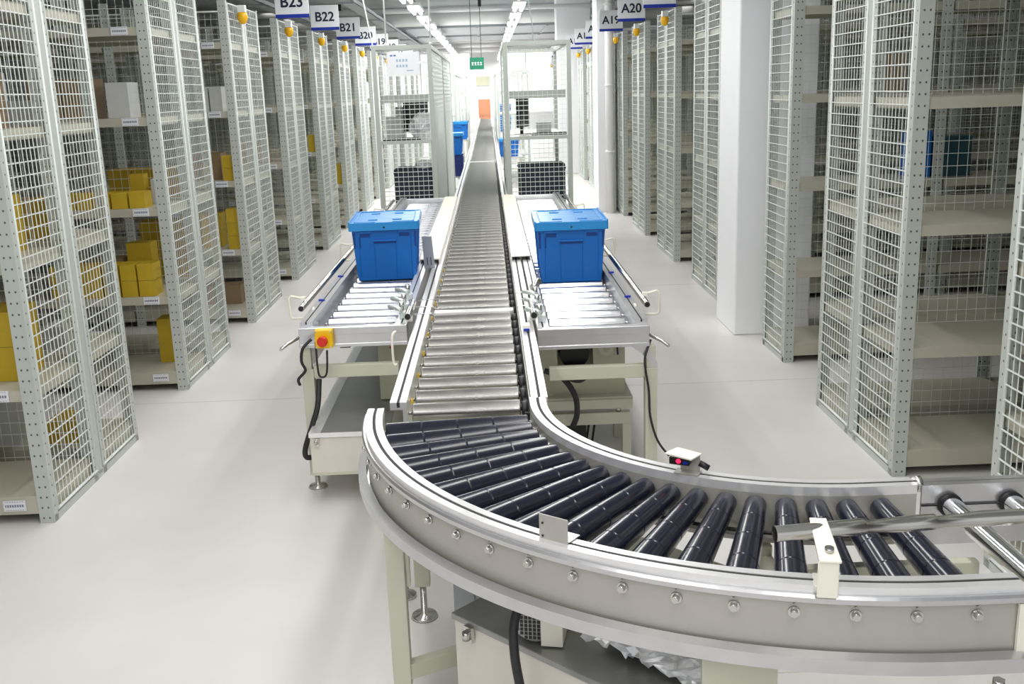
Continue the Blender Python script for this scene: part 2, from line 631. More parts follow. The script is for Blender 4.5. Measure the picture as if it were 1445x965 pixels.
SIGNPANEL = as_mesh(MB().box(-.165, .165, -.006, .006, 0, .27), SIGNW)
SIGNBAR = as_mesh(MB().box(-.165, .165, -.009, .007, -.012, .022), SIGNB)
ordn = ['nearest', 'second', 'third', 'fourth', 'fifth', 'sixth', 'seventh', 'eighth', 'ninth', 'tenth', 'eleventh', 'twelfth', 'thirteenth', 'fourteenth', 'fifteenth', 'sixteenth']


def add_sign(row, s, txt):
    p = inst('aisle_sign', SIGNPANEL, row, (-s * .165, -.01, 2.625))
    inst('sign_bar', SIGNBAR, p, (0, 0, .0))
    me = text_mesh(txt, .147, .001, .0032)
    inst('sign_lettering', me, p, (0, -.0075, .135), (math.pi / 2, 0, 0))


NEARL = [4.36 + 2.06 * k for k in range(14)]
NEARL[1] = 6.49
NEARL[2] = 8.50
NEARL[3] = 10.52
signsL = {3: 'B23', 4: 'B22', 5: 'B21', 6: 'B20', 7: 'B19', 8: 'B18', 9: 'B17', 10: 'B16'}
for k, y in enumerate(NEARL):
    r = rowL if k == 0 else copy_tree(rowL)
    r.location = (-2.05, y, 0)
    if k in signsL:
        tag(r, 'grey wire-mesh-ended shelving row under the %s sign on the left side' % signsL[k], 'shelving')
    else:
        tag(r, 'grey wire-mesh-ended shelving row, %s from the camera on the left side' % ordn[k], 'shelving')
NEARR = {-1: 2.44, 0: 4.51, 2: 8.66, 3: 10.77, 4: 12.84, 5: 14.93, 6: 17.0, 7: 19.08, 8: 21.15, 9: 23.9, 10: 26.0, 11: 28.1, 12: 30.2}
signsR = {3: 'A21', 4: 'A20', 5: 'A19', 6: 'A18', 7: 'A17', 8: 'A16', 9: 'A15', 10: 'A14'}
ROWS = {}
first = True
for k, y in NEARR.items():
    r = rowR if first else copy_tree(rowR)
    first = False
    r.location = (1.86 if k < 1 else 1.94, y, 0)
    if k == 9: r.location.x = 2.36
    ROWS[('R', k)] = r
    if k in signsR and k != 3:
        tag(r, 'pale grey mesh-ended shelving row carrying the %s sign on the right side' % signsR[k], 'shelving')
    else:
        tag(r, {-1: 'grey mesh-ended shelving row at the right edge of the photo, nearest on the right', 0: 'large empty grey shelving row with open shelves behind the curved conveyor on the right',
                2: 'grey mesh-ended shelving row half hidden behind the big white pillar', 3: 'grey shelving row on the right, first one past the row behind the big white pillar'}.get(k, 'pale shelving row deep in the right side, %s from the camera' % ordn[k + 1]), 'shelving')
# beacons and signs are added after copying so that only the right rows have them
LrowObjs = [o for o in bpy.data.objects if o.name.startswith('shelving_row') and abs(o.location.x + 2.05) < .01]
for r in LrowObjs:
    k = min(range(14), key=lambda i: abs(NEARL[i] - r.location.y))
    if 2 <= k <= 12: lamp_part(r, -1)
    if k in signsL: add_sign(r, -1, signsL[k])
for (sd, k), r in ROWS.items():
    if k >= 3: lamp_part(r, 1)
    if k in signsR: add_sign(r, 1, signsR[k])

# ------------------------------------------------------------------ goods on the shelves
CART = {}


def carton_mesh(w_, d_, h_, mt, key):
    k = (w_, d_, h_, key)
    if k not in CART:
        m = MB().box(-w_ / 2, w_ / 2, -d_ / 2, d_ / 2, 0, h_)
        m.box(-w_ / 2 - .001, w_ / 2 + .001, -.018, .018, h_ - .004, h_ + .0008)
        m.box(-.018, .018, -d_ / 2 - .0008, -d_ / 2 + .001, h_ * .55, h_)
        CART[k] = as_mesh(m, mt)
    return CART[k]


NC = [0]
shelfname = ['bottom', 'second', 'third', 'fourth', 'top']


def carton(x, y, z, kind, w_, d_, h_, label, group, name='carton'):
    mt = {'yellow': YELLOW, 'brown': BROWN, 'white': WHITEC, 'blue': TOTE, 'teal': TEAL}[kind]
    o = inst(name, carton_mesh(w_, d_, h_, mt, kind), None, (x, y, z + .001))
    tag(o, label, 'box', group)
    NC[0] += 1
    return o


def fill(rowy, side, lev, specs, wherename):
    """specs: (x, ylocal, kind, w, d, h, nx, nz)"""
    for (x, yl, kind, w_, d_, h_, nx, nz) in specs:
        for i in range(nx):
            for j in range(nz):
                X = (-2.05 - x - i * (w_ + .012)) if side == 'L' else (1.94 + x + i * (w_ + .012))
                carton(X, rowy + yl, ZS[lev] + j * (h_ + .002), kind, w_, d_, h_,
                       '%s carton on the %s shelf of the %s' % (kind, shelfname[lev], wherename), '%s cartons, %s shelf, %s' % (kind, shelfname[lev], wherename))


# second row from the left front: open slot shows small yellow cartons
n2 = 'second left shelving row'
fill(6.49, 'L', 2, [(.20, .11, 'yellow', .10, .14, .10, 5, 1), (.26, .30, 'yellow', .09, .09, .20, 1, 1), (.14, .33, 'white', .08, .1, .16, 1, 1)], n2)
fill(6.49, 'L', 1, [(.20, .11, 'yellow', .10, .16, .105, 6, 2), (.30, .32, 'yellow', .16, .14, .32, 1, 1), (.52, .34, 'brown', .2, .14, .22, 1, 1)], n2)
fill(6.49, 'L', 0, [(.18, .33, 'yellow', .12, .16, .30, 1, 1)], n2)
fill(6.49, 'L', 3, [(.30, .3, 'white', .14, .2, .22, 1, 1), (.55, .3, 'brown', .2, .2, .25, 2, 1)], n2)
fill(6.49, 'L', 2, [(.2, .85, 'yellow', .16, .2, .2, 3, 1)], n2)
fill(6.49, 'L', 1, [(.2, .85, 'yellow', .16, .2, .2, 2, 2)], n2)
n3 = 'third left shelving row'
fill(8.50, 'L', 2, [(.12, .12, 'yellow', .085, .14, .10, 1, 2), (.3, .3, 'brown', .18, .2, .22, 2, 1)], n3)
fill(8.50, 'L', 1, [(.13, .12, 'yellow', .085, .14, .11, 1, 3), (.35, .3, 'yellow', .16, .2, .14, 2, 2)], n3)
fill(8.50, 'L', 3, [(.2, .3, 'white', .1, .2, .2, 2, 1)], n3)
fill(8.50, 'L', 0, [(.25, .3, 'brown', .2, .2, .16, 2, 1)], n3)
fill(10.52, 'L', 2, [(.35, .3, 'brown', .18, .2, .22, 2, 1)], 'left shelving row under the B23 sign')
fill(12.6, 'L', 2, [(.11, .12, 'yellow', .09, .14, .1, 1, 2)], 'left shelving row under the B22 sign')
fill(14.66, 'L', 1, [(.11, .12, 'yellow', .09, .14, .14, 1, 2)], 'left shelving row under the B21 sign')
# nearest left row, seen through its mesh end
n1 = 'nearest left shelving row'
rg = random.Random(3)
for lev in range(4):
    for half, y0 in ((0, .30), (1, .86)):
        x = .14
        for q in range(5):
            kind = rg.choice(['yellow', 'yellow', 'brown', 'white', 'yellow'])
            w_ = rg.choice([.14, .18, .22])
            h_ = rg.choice([.12, .16, .2, .26])
            if lev == 3: kind = rg.choice(['brown', 'white'])
            if not (lev == 0 and q == 0 and half == 0):
                fill(4.36, 'L', lev, [(x + w_ / 2, y0, kind, w_, rg.choice([.2, .26]), h_, 1, rg.choice([1, 1, 2]) if h_ < .2 else 1)], n1)
            x += w_ + rg.choice([.03, .06, .14])
# a few on the right
for (x, y, kind, w_, d_, h_, lev) in ((2.86, 6.86, 'blue', .12, .2, .30, 2), (3.07, 6.86, 'teal', .24, .2, .26, 2), (2.62, 6.86, 'brown', .2, .2, .24, 3)):
    carton(x, y, ZS[lev], kind, w_, d_, h_, '%s box on the %s shelf of the single-depth right row before the pillar' % (kind, shelfname[lev]), None)

# ------------------------------------------------------------------ conveyors
CX, CY = .97, 3.36
RT = .775          # roller top
mainroot = []


def arc(r, a0, a1, n):
    out = []
    for i in range(n + 1):
        a = math.radians(a0 + (a1 - a0) * i / n)
        out.append((CX + r * math.cos(a), CY + r * math.sin(a), math.cos(a), math.sin(a)))
    return out


def rail_profile(u0, u1, ztop, zbot, groove=.012, t=.018):
    """extruded aluminium rail: flat top with a slot, thin web below"""
    um = (u0 + u1) / 2
    groove = math.copysign(groove, u1 - u0)
    t = math.copysign(t, u1 - u0)
    return [(u0, zbot), (u0 + t, zbot), (u0 + t, ztop - .028), (u1, ztop - .028), (u1, ztop), (um + groove / 2, ztop), (um + groove / 2, ztop - .02),
            (um - groove / 2, ztop - .02), (um - groove / 2, ztop), (u0, ztop)]


def straight(x, y0, y1, nx=1):
    return [(x, y0, nx, 0), (x, y1, nx, 0)]


def roller_mesh(length, r, mt, n=16, axle=.02, name='r', rings=()):
    """axis along +x from 0"""
    m = MB()
    pts = [(0, 0, 0), (0, 0, 0)]
    m.tube([(0, 0, 0), (.004, 0, 0), (.0045, 0, 0), (.006, 0, 0), (length - .006, 0, 0), (length - .0045, 0, 0), (length - .004, 0, 0), (length, 0, 0)], [r * .9, r, r, r, r, r, r, r * .9], n)
    m.tube([(-axle, 0, 0), (0, 0, 0)], .007, 6)
    m.tube([(length, 0, 0), (length + axle, 0, 0)], .007, 6)
    return as_mesh(m, mt)


MROLL = roller_mesh(.386, .034, GALV, 18)
MROLLF = roller_mesh(.386, .034, GALV, 8)
SPROCK = as_mesh(MB().tube([(.390, 0, 0), (.412, 0, 0)], .030, 12), BLACK)


def main_section(name, y0, y1, n, label, lowpoly=False, legs=()):
    root = empty(name, (-.11, y0, 0), label=label, cat='conveyor')
    L = y1 - y0
    # rails, local x relative to -.11
    MB().sweep(rail_profile(-.216, -.274, .80, .665, t=.014, groove=.011), straight(0, 0, L)).build('side_rail', ALUW, root)
    MB().sweep(rail_profile(.223, .281, .80, .665, t=.014, groove=.011), straight(0, 0, L)).build('side_rail', ALUW, root)
    MB().box(-.20, .22, 0, L, .63, .638).build('under_pan', BEIGED, root)
    for xs in (-.245, .252): MB().box(xs - .005, xs + .005, .001, L - .001, .7805, .7985).build('rail_slot_shade', INSIDE, root)  # dark strips standing in for shade inside the rail grooves
    MB().box(.200, .2215, 0, L, .69, .742).build('dark_gap_strip', BLACK, root)  # plain black strip darkening the gap between sprockets and rail
    g = MB()
    g.tube([(.2195, 0, .772), (.2195, L, .772)], .003, 6)
    g.build('chain_guard', STEEL, root)
    pitch = L / n
    for i in range(n):
        y = pitch * (i + .35)
        r = inst('roller', MROLLF if lowpoly else MROLL, root, (-.200, y, RT - .034))
        if not lowpoly: inst('sprocket', SPROCK, r, (-.0, 0, -.002))
    for y in legs:
        for x in (-.27, .27):
            lg = MB().box(x - .02, x + .02, y - .02, y + .02, .05, .66).build('leg', BEIGE, root)
            MB().tube([(x, y, 0), (x, y, .012), (x, y, .02), (x, y, .06)], [.04, .04, .012, .012], 12).build('foot', STEEL, lg)
        MB().box(-.25, .25, y - .015, y + .015, .35, .39).build('cross_brace', BEIGE, root)
    return root


sec1 = main_section('roller_conveyor', 3.42, 16.20, 78, 'nearest straight section of the central grey roller conveyor between the two blue totes', legs=(.1, 3.2, 6.4, 9.6, 12.6))
sec2 = main_section('roller_conveyor', 16.28, 29.0, 78, 'middle section of the central roller conveyor running away between the wire cages', True, legs=(.1, 3.2, 6.4, 9.6, 12.6))
sec3 = main_section('roller_conveyor', 29.08, 42.0, 78, 'farthest section of the central roller conveyor ending near the orange door', True, legs=(.1, 3.2, 6.4, 9.6, 12.6))
# bright joint bars in the near section
for (sc, y) in ((sec1, 5.02 - 3.42), (sec2, .0)):
    MB().box(-.2, .2, y - .03, y + .03, RT - .03, RT + .006).build('joint_bar', ALUW, sc, bevel=.004)
# rail joints / sensors on the near section
for y in (1.45, 1.62, 1.80):
    MB().box(-.292, -.203, y, y + .012, .795, .803).build('rail_joint', STEEL, sec1)
    MB().box(.221, .287, y + .1, y + .112, .795, .803).build('rail_joint', STEEL, sec1)
for i in range(9):
    y = .15 + i * .35
    MB().box(-.212, -.206, y, y + .022, .745, .762).build('bearing_seat', YEL, sec1)
# small box sensor on the right rail
MB().box(.228, .262, 1.0, 1.06, .801, .83).build('rail_sensor', CREAM, sec1, bevel=.003)
MB().box(.232, .258, .992, .999, .805, .815).build('sensor_eye', SIGNB, sec1)

# ---- curve
cv = empty('curved_conveyor', (0, 0, 0), label='large ninety degree curved conveyor with black tapered rollers in the foreground', cat='conveyor')
XE = 1.10


def with_straight(path, r, sgn=1):
    # continue straight to +x after 270 degrees
    return path + [(XE, CY - r, 0, -1)]


outp = with_straight(arc(1.395, 180, 270, 48), 1.395)
inp = [(CX - .835, 3.42, -1, 0)] + arc(.835, 180, 270, 40)
# outer cap: two bright strips
MB().sweep([(-.028, .775), (.028, .775), (.028, .80), (.0055, .80), (.0055, .780), (-.0055, .780), (-.0055, .80), (-.028, .80)], outp).build('outer_rail_cap', ALUW, cv)
MB().sweep([(.028, .764), (.034, .760), (.040, .764), (.041, .776), (.036, .782), (.0285, .782)], outp).build('outer_rail_lip', ALU, cv)
MB().sweep([(.022, .635), (.027, .635), (.027, .774), (.022, .774)], outp).build('fascia_panel', FASC, cv)
MB().sweep([(-.05, .612), (.062, .612), (.062, .645), (.035, .650), (.035, .62), (-.05, .62)], outp).build('lower_flange', ALU, cv)
MB().sweep([(-.027, .62), (-.022, .62), (-.022, .774), (-.027, .774)], outp).build('outer_inner_web', FASC, cv)
# inner rail: profile u positive = away from the centre
inp2 = [(CX - .835, 3.42, -1, 0)] + arc(.835, 180, 270, 40) + [(XE, CY - .835, 0, -1)]
MB().sweep([(-.028, .775), (.028, .775), (.028, .80), (.0055, .80), (.0055, .780), (-.0055, .780), (-.0055, .80), (-.028, .80)], inp2).build('inner_rail_cap', ALUW, cv)
MB().sweep([(.022, .68), (.028, .68), (.028, .775), (.022, .775)], inp2).build('inner_fascia', FASC, cv)
MB().sweep([(-.028, .64), (-.022, .64), (-.022, .775), (-.028, .775)], inp2).build('inner_web', FASC, cv)
MB().sweep([(.03, .655), (.075, .655), (.075, .668), (.03, .668)], inp2).build('inner_ledge', FASC, cv)
ch = [p for p in arc(.925, 182, 270, 36)] + [(XE - .02, CY - .925, 0, -1)]
MB().tube([(p[0], p[1], .69) for p in ch], .006, 6).build('drive_chain', BLACK, cv)


def taper_roller():
    m = MB()
    L0, L1 = .875, 1.358
    ri, ro = .029, .042
    segs = 4
    R = lambda d: ri + (ro - ri) * (d - L0) / (L1 - L0)
    ln = (L1 - L0) / segs
    pts, rs = [], []
    for k in range(segs):
        a, b = L0 + k * ln, L0 + (k + 1) * ln
        for d, q in ((a + .0005, .90), (a + .003, 1.0), (a + .0035, 1.0), (a + .0045, 1.0), (b - .0045, 1.0), (b - .0035, 1.0), (b - .003, 1.0), (b - .0005, .90)):
            pts.append((d, 0, RT - R(d)))
            rs.append(R(d) * q)
    m.tube(pts, rs, 24)
    return as_mesh(m, RUBBER, False)


TR = taper_roller()
CAPR = as_mesh(MB().tube([(1.358, 0, RT - .042), (1.367, 0, RT - .042)], .012, 8).tube([(.858, 0, RT - .029), (.875, 0, RT - .029)], .010, 8), STEEL)
BOLT = as_mesh(MB().tube([(1.422, 0, .735), (1.427, 0, .735)], .013, 14).tube([(1.427, 0, .735), (1.438, 0, .735)], .0085, 6), STEEL)
BPIN = as_mesh(MB().tube([(1.422, 0, .7585), (1.425, 0, .7585)], .005, 3), mat('rusty_mark', (.16, .12, .06), .6))
for k in range(18):
    a = 271.2 - 5.13 * k
    rz = math.radians(a)
    if a > 270:
        loc = (CX + .03, CY, 0)
        rz = math.radians(270)
    else: loc = (CX, CY, 0)
    r = inst('tapered_roller', TR, cv, loc, (0, 0, rz))
    inst('axle', CAPR, r)
    b = inst('axle_bolt', BOLT, cv, loc, (0, 0, rz))
    inst('index_pin', BPIN, b)
for pth, nm in ((outp, 'outer_slot_shade'), (inp2, 'inner_slot_shade')):
    MB().sweep([(-.005, .781), (.005, .781), (.005, .7985), (-.005, .7985)], pth).build(nm, INSIDE, cv)  # dark filler as groove shade along both curved rails
# supports under the curve
for (x, y, w_, d_) in ((-.325, 2.78, .055, .05), (-.30, 3.36, .055, .05)):
    lg = MB().box(x - w_ / 2, x + w_ / 2, y - d_ / 2, y + d_ / 2, .13 if y > 3 else .09, .615).build('leg', BEIGE, cv, bevel=.003)
    MB().tube([(x, y, 0), (x, y, .012), (x, y, .02), (x, y, .15)], [.05, .045, .012, .012], 16).build('foot', STEEL, lg)
MB().box(-.335, -.305, 2.805, 3.335, .555, .61).build('cross_brace', BEIGE, cv, bevel=.003)
MB().hexa([(-.30, 2.76, .12), (.10, 2.96, .12), (.10, 3.0, .12), (-.30, 2.80, .12), (-.30, 2.76, .17), (.10, 2.96, .17), (.10, 3.0, .17), (-.30, 2.80, .17)]).build('lower_brace', BEIGE, cv)
MB().hexa([(-.30, 2.80, .555), (.28, 3.02, .555), (.28, 3.06, .555), (-.30, 2.84, .555), (-.30, 2.80, .61), (.28, 3.02, .61), (.28, 3.06, .61), (-.30, 2.84, .61)]).build('cross_brace', BEIGE, cv)
MB().box(-.165, -.10, 2.90, 2.925, .05, .615).box(-.10, -.02, 2.905, 2.92, .05, .60).build('leg_plate', DUCT, cv, bevel=.002)
# wide plate leg near the right end
lg = MB().box(.44, .615, 2.06, 2.075, .03, .612).box(.605, .615, 2.075, 2.13, .03, .612).build('leg_plate', BEIGE, cv, bevel=.002)
MB().box(.42, .63, 2.03, 2.16, 0, .03).build('foot', STEEL, lg)
MB().box(.66, .72, 2.5, 2.55, .05, .64).build('leg', BEIGE, cv, bevel=.003)
MB().box(.66, .72, 2.1, 2.5, .57, .612).build('cross_brace', BEIGE, cv, bevel=.003)
MB().box(.30, 1.2, 2.33, 2.36, .60, .655).build('cross_brace', BEIGE, cv, bevel=.003)
MB().hexa([(.02, 2.78, .62), (.50, 2.30, .62), (.56, 2.36, .62), (.08, 2.84, .62), (.02, 2.78, .66), (.50, 2.30, .66), (.56, 2.36, .66), (.08, 2.84, .66)]).build('cross_brace', BEIGE, cv)
# end bracket of the curve at the right
MB().box(XE - .014, XE + .004, 1.926, 1.935, .64, .76).build('end_plate', CREAM, cv)
MB().tube([(XE - .06, 1.90, .60), (XE - .06, 1.90, .585)], .014, 6).build('frame_bolt', STEEL, cv)

# upright flat bracket plate clamped to the outer rail
a = math.radians(232.6)
t = empty('bracket_plate', (CX + 1.40 * math.cos(a), CY + 1.40 * math.sin(a), 0), a + math.pi / 2, label='flat grey metal bracket plate standing up on the curved outer rail', cat='bracket')
MB().box(-.041, .041, -.004, .0, .785, .862).build('plate', FASC, t, bevel=.0015)
MB().box(-.041, .041, .0, .05, .801, .804).build('foot_flange', ALU, t)
for z in (.807, .84): MB().tube([(-.03, -.006, z), (-.03, -.003, z)], .003, 8).build('hole', INSIDE, t)

# guide tube with its clamp bracket
a = math.radians(258.4)
bx_, by_ = CX + 1.405 * math.cos(a), CY + 1.405 * math.sin(a)
t = empty('tube_bracket', (bx_, by_, 0), a + math.pi / 2, label='cream bracket on the outer rail clamping the crooked guide tube', cat='bracket')
MB().box(-.022, .022, -.046, -.038, .785, .868).build('upright', CREAM, t, bevel=.003)
MB().box(-.024, .024, -.036, .03, .8005, .806).build('foot_plate', CREAM, t)
MB().hexa([(-.020, -.050, .868), (.026, -.050, .868), (.004, .058, .918), (-.032, .058, .918), (-.020, -.050, .874), (.026, -.050, .874), (.004, .058, .924), (-.032, .058, .924)]).build('clamp_arm', CREAM, t, bevel=.002)
MB().tube([(.002, -.024, .884), (.002, -.025, .893)], .010, 14).build('clamp_bolt', STEEL, t)
t = empty('guide_tube', (.585, 2.02, .90), label='dented steel guide tube over the black rollers at the lower right', cat='tube')
m = MB()
pts = [(0, 0, 0), (.11, .012, 0), (.20, .019, .0), (.206, .02, -.002), (.30, .025, .0), (.36, .028, .001), (.366, .028, -.001), (.47, .034, .001), (.6, .04, 0), (.75, .046, 0), (1.0, .05, 0)]
m.tube(pts, [.0175, .0175, .0185, .0135, .0180, .0175, .0135, .0175, .0175, .0175, .0175], 20, cap=False)
m.tube([(.0, 0, 0), (.08, .009, 0)], [.0155, .0155], 20, cap=False)
m.build('tube_body', STEEL, t)
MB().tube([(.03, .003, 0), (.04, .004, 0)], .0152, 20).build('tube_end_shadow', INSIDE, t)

# photo sensor on the inner rail
t = empty('photo_sensor', (.505, 2.655, .80), math.radians(-27), label='small white hooded photo sensor with red light on the inner curved rail', cat='sensor')
MB().hexa([(-.045, -.022, .055), (.030, -.022, .045), (.048, .022, .050), (-.022, .022, .060), (-.045, -.022, .059), (.030, -.022, .049), (.048, .022, .054), (-.022, .022, .064)]).build('hood', CREAM, t)
MB().box(-.035, .022, -.015, .012, .025, .046).build('sensor_body', BLACK, t, bevel=.002)
MB().tube([(-.008, -.017, .037), (-.008, -.0145, .037)], .007, 10).build('red_indicator', REDLED, t)
MB().box(.006, .018, -.0165, -.0145, .03, .038).build('blue_mark', SIGNB, t)
MB().box(-.01, .045, .013, .017, 0.001, .05).box(-.02, .05, -.02, .02, 0.001, .004).build('bracket', FASC, t)
MB().tube([(.045, .01, .03), (.06, .012, .022), (.07, .014, .016)], .009, 10).build('cable_gland', BLACK, t)

# ---- straight section leaving to the right
st = empty('roller_conveyor', (XE + .03, 2.25, 0), label='short straight conveyor with shiny chrome rollers at the right edge', cat='conveyor')
def ystraight(y, x0, x1, ny=1): return [(x0, y, 0, ny), (x1, y, 0, ny)]
MB().sweep([(0, .63), (.006, .63), (.006, .785), (.05, .785), (.05, .80), (.028, .80), (.028, .79), (.022, .79), (.022, .80), (0, .80)], ystraight(.24, -.02, .68)).build('side_rail', ALU, st)
MB().sweep([(0, .63), (-.006, .63), (-.006, .785), (-.05, .785), (-.05, .80), (-.028, .80), (-.028, .79), (-.022, .79), (-.022, .80), (0, .80)], ystraight(-.25, .01, .68)).build('side_rail', FASC, st)
MB().tube([(-.015, .265, .795), (-.03, .265, .795)], .022, 12).build('joint_cap', STEEL, st)
CR = as_mesh(MB().tube([(0, -.245, 0), (0, -.235, 0), (0, -.234, 0), (0, -.23, 0), (0, .22, 0), (0, .224, 0), (0, .225, 0), (0, .232, 0)], [.024, .027, .027, .027, .027, .027, .027, .024], 24), CHROME)
CC = as_mesh(MB().tube([(0, .225, 0), (0, .2395, 0)], .032, 20), BLACK)
for i in range(4):
    r = inst('chrome_roller', CR, st, (.055 + .163 * i, 0, RT - .03))
    inst('bearing_cap', CC, r)
for x in (.5,):
    for y in (-.22, .21):
        MB().box(x - .025, x + .025, y - .025, y + .025, 0, .63).build('leg', BEIGE, st)
MB().tube([(-.02, .236, .745), (.67, .236, .745)], .003, 6).build('rail_seam', BLACK, st)

# ---- side lanes with totes
DULL = mat('dull_lane_roller', (.46, .47, .50), .3, 1.0, noise=.15, nscale=24, rnoise=.1)
LROLL = roller_mesh(.345, .029, DULL, 16)
RROLL = roller_mesh(.368, .029, CHROME, 16)
mt_lroll = GALV


def clamp_cluster(root, x, y, s, z=.80):
    """guide-rail clamp: post, curved arm, knob and C shaped rod"""
    MB().box(x - .018, x + .018, y - .02, y + .02, z, z + .035).build('clamp_block', CLAMP, root, bevel=.004)
    MB().tube([(x, y - .03, z + .045), (x + s * .03, y - .02, z + .055), (x + s * .06, y + .01, z + .055), (x + s * .07, y + .05, z + .05)], .011, 10).build('clamp_arm', CLAMP, root)
    MB().tube([(x + s * .01, y + .03, z + .035), (x + s * .01, y + .03, z + .075)], .012, 12).build('clamp_knob', STEEL, root)


def side_lane(name, s, x_in, x_out, y0, y1, label, roll, rl, rx0):
    root = empty(name, (0, 0, 0), label=label, cat='conveyor')
    # s=-1 left lane: outer is more negative
    # inner rail
    MB().sweep(rail_profile(0, s * .055, .80, .70, t=s * .012, groove=s * .008), straight(x_in, y0, y1)).build('side_rail', ALUW, root)
    xs = x_in + s * .0275
    MB().box(xs - .0035, xs + .0035, y0 + .001, y1 - .001, .7805, .7985).build('rail_slot_shade', INSIDE, root)  # dark filler for the shade down the inner rail groove
    xs = x_out + s * .03
    MB().box(xs - .0035, xs + .0035, y0 + .001, y1 - .001, .8085, .8185).build('rail_slot_shade', INSIDE, root)  # groove shade of the outer rail, also a dark filler
    # outer rail, taller
    MB().sweep([(0, .70), (s * .012, .70), (s * .012, .79), (s * .06, .79), (s * .06, .82), (s * .034, .82), (s * .034, .808), (s * .026, .808), (s * .026, .82), (0, .82)], straight(x_out, y0, y1)).build('side_rail', ALU, root)
    n = round((y1 - y0 - .1) / .162)
    for i in range(n):
        y = y0 + .10 + .162 * i
        inst('roller', roll, root, (rx0, y, RT - .029))
    MB().box(min(x_in, x_out), max(x_in, x_out), y0 + .05, y1 - .04, .69, .697).build('under_pan', DUCT, root)
    xo = x_out + s * .06
    # front beam with top edge and groove line
    f = MB()
    a, b = sorted((x_in + s * .0, xo))
    f.box(a, b, y0 - .045, y0 + .0, .705, .80)
    f.box(a, b, y0 - .049, y0 - .045, .765, .80).box(a, b, y0 - .052, y0 - .045, .705, .722)
    f.build('front_beam', ALU, root, bevel=.002)
    MB().box(a, b, y1, y1 + .045, .705, .80).build('end_beam', ALUW, root, bevel=.002)
    # legs
    for i, y in enumerate((y0 - .02, y0 + 2.9, y1 - .1)):
        for xx, nm in ((xo - s * .028 if s < 0 else xo + .008, 'outer'), (x_in + s * .06, 'inner')):
            if i == 0 and nm == 'inner': continue
            lg = MB().box(xx - .028, xx + .028, y - .026, y + .026, .07, .60).box(xx - .02, xx + .02, y - .022, y + .018, .6, .705).build('leg', BEIGE, root, bevel=.003)
            MB().tube([(xx, y, 0), (xx, y, .01), (xx, y, .018), (xx, y, .08)], [.048, .042, .012, .012], 16).build('foot', STEEL, lg)
        a, b = sorted((x_in + s * .05, xo - (s * .056 if s < 0 else .02)))
        MB().box(a, b, y - .02, y + .022, .555, .615).build('cross_beam', BEIGE, root, bevel=.003)
    # angled gusset at the front outer leg
    if s > 0:
        g = MB()
        poly = [(-.085, .704), (-.001, .704), (.038, .62), (.038, .585), (.012, .585), (.006, .625), (-.04, .675)]
        nP = len(poly)
        for y in (y0 - .044, y0 - .040):
            g.v += [(xo + px, y, pz) for px, pz in poly]
        g.face(tuple(range(nP)))
        g.face(tuple(reversed(range(nP, 2 * nP))))
        for k in range(nP): g.face((k, (k + 1) % nP, nP + (k + 1) % nP, nP + k))
        g.build('gusset', ALU, root)
    else:
        MB().hexa([(xo + .05, y0 - .01, .62), (xo + .06, y0 - .01, .62), (xo + .12, y0 - .01, .705), (xo + .05, y0 - .01, .705),
                   (xo + .05, y0, .62), (xo + .06, y0, .62), (xo + .12, y0, .705), (xo + .05, y0, .705)]).build('gusset', FASC, root)
    # outer guide tube carried by clamps and C rods
    xt = xo + s * .03
    gt = MB().tube([(xt, y0 + .22, .84), (xt, y1 - .5, .84)], .016, 16).build('guide_tube', STEEL, root)
    MB().tube([(xt, y0 + .216, .84), (xt, y0 + .2195, .84)], .0125, 12).build('tube_end', BLACK, gt)
    for y in (y0 + .30, y0 + 2.1, y0 + 4.2):
        xr = xt + s * .07
        c = MB().tube([(xt - s * .05, y, .83), (xt - s * .03, y, .79), (xt + s * .0, y, .775), (xr - s * .01, y, .775), (xr, y, .785), (xr, y, .88), (xr - s * .01, y, .89), (xt, y, .875)], .006, 8).build('guide_bracket', CREAM, root)
        MB().box(xt - .012, xt + .012, y - .012, y + .012, .868, .885).build('clamp_block', CREAM, c)
    for y in (y0 + .5, y0 + 1.2): MB().box(xo - s * .025 - .015, xo - s * .025 + .015, y, y + .02, .82, .828).build('blue_clip', SIGNB, root)
    MB().tube([(xo - s * .01, y0 - .03, .76), (xo + s * .05, y0 - .08, .735), (xo + s * .075, y0 - .12, .72)], .008, 8).build('tie_lever', STEEL, root)
    return root


laneL = side_lane('roller_lane', -1, -.42, -.868, 4.70, 10.5, 'left side roller lane carrying a blue tote, with an emergency stop box in front', LROLL, .345, -.835)
laneR = side_lane('roller_lane', 1, .185, .632, 4.50, 10.5, 'right side roller lane with bright shiny rollers carrying a blue tote', RROLL, .385, .252)
# clamps between lane and main rail
clamp_cluster(laneL, -.45, 5.25, -1)
clamp_cluster(laneL, -.45, 5.0, -1)
clamp_cluster(laneL, -.445, 4.80, -1)
clamp_cluster(laneR, .215, 5.05, -1)
clamp_cluster(laneR, .215, 4.85, -1)
clamp_cluster(laneR, .215, 4.62, -1)
for root, x, ya, yb in ((laneL, -.41, 4.62, 4.95), (laneR, .175, 4.55, 4.85)):
    g = MB().tube([(x, ya, .845), (x, yb, .845)], .018, 16).build('guide_tube_stub', STEEL, root)
    MB().tube([(x, ya - .003, .845), (x, ya - .0005, .845)], .014, 12).build('tube_end', BLACK, g)
    MB().box(x - .012, x + .012, ya + .1, ya + .14, .80, .83).build('clamp_block', CREAM, root)
MB().tube([(.19, 5.13, .86), (.23, 5.17, .89)], .018, 14).build('clamp_cylinder', STEEL, laneR)
MB().tube(smooth([(-.46, 4.52, .80), (-.475, 4.5, .78), (-.475, 4.5, .66), (-.46, 4.5, .65)]), .006, 8).build('guide_bracket', CREAM, laneL)
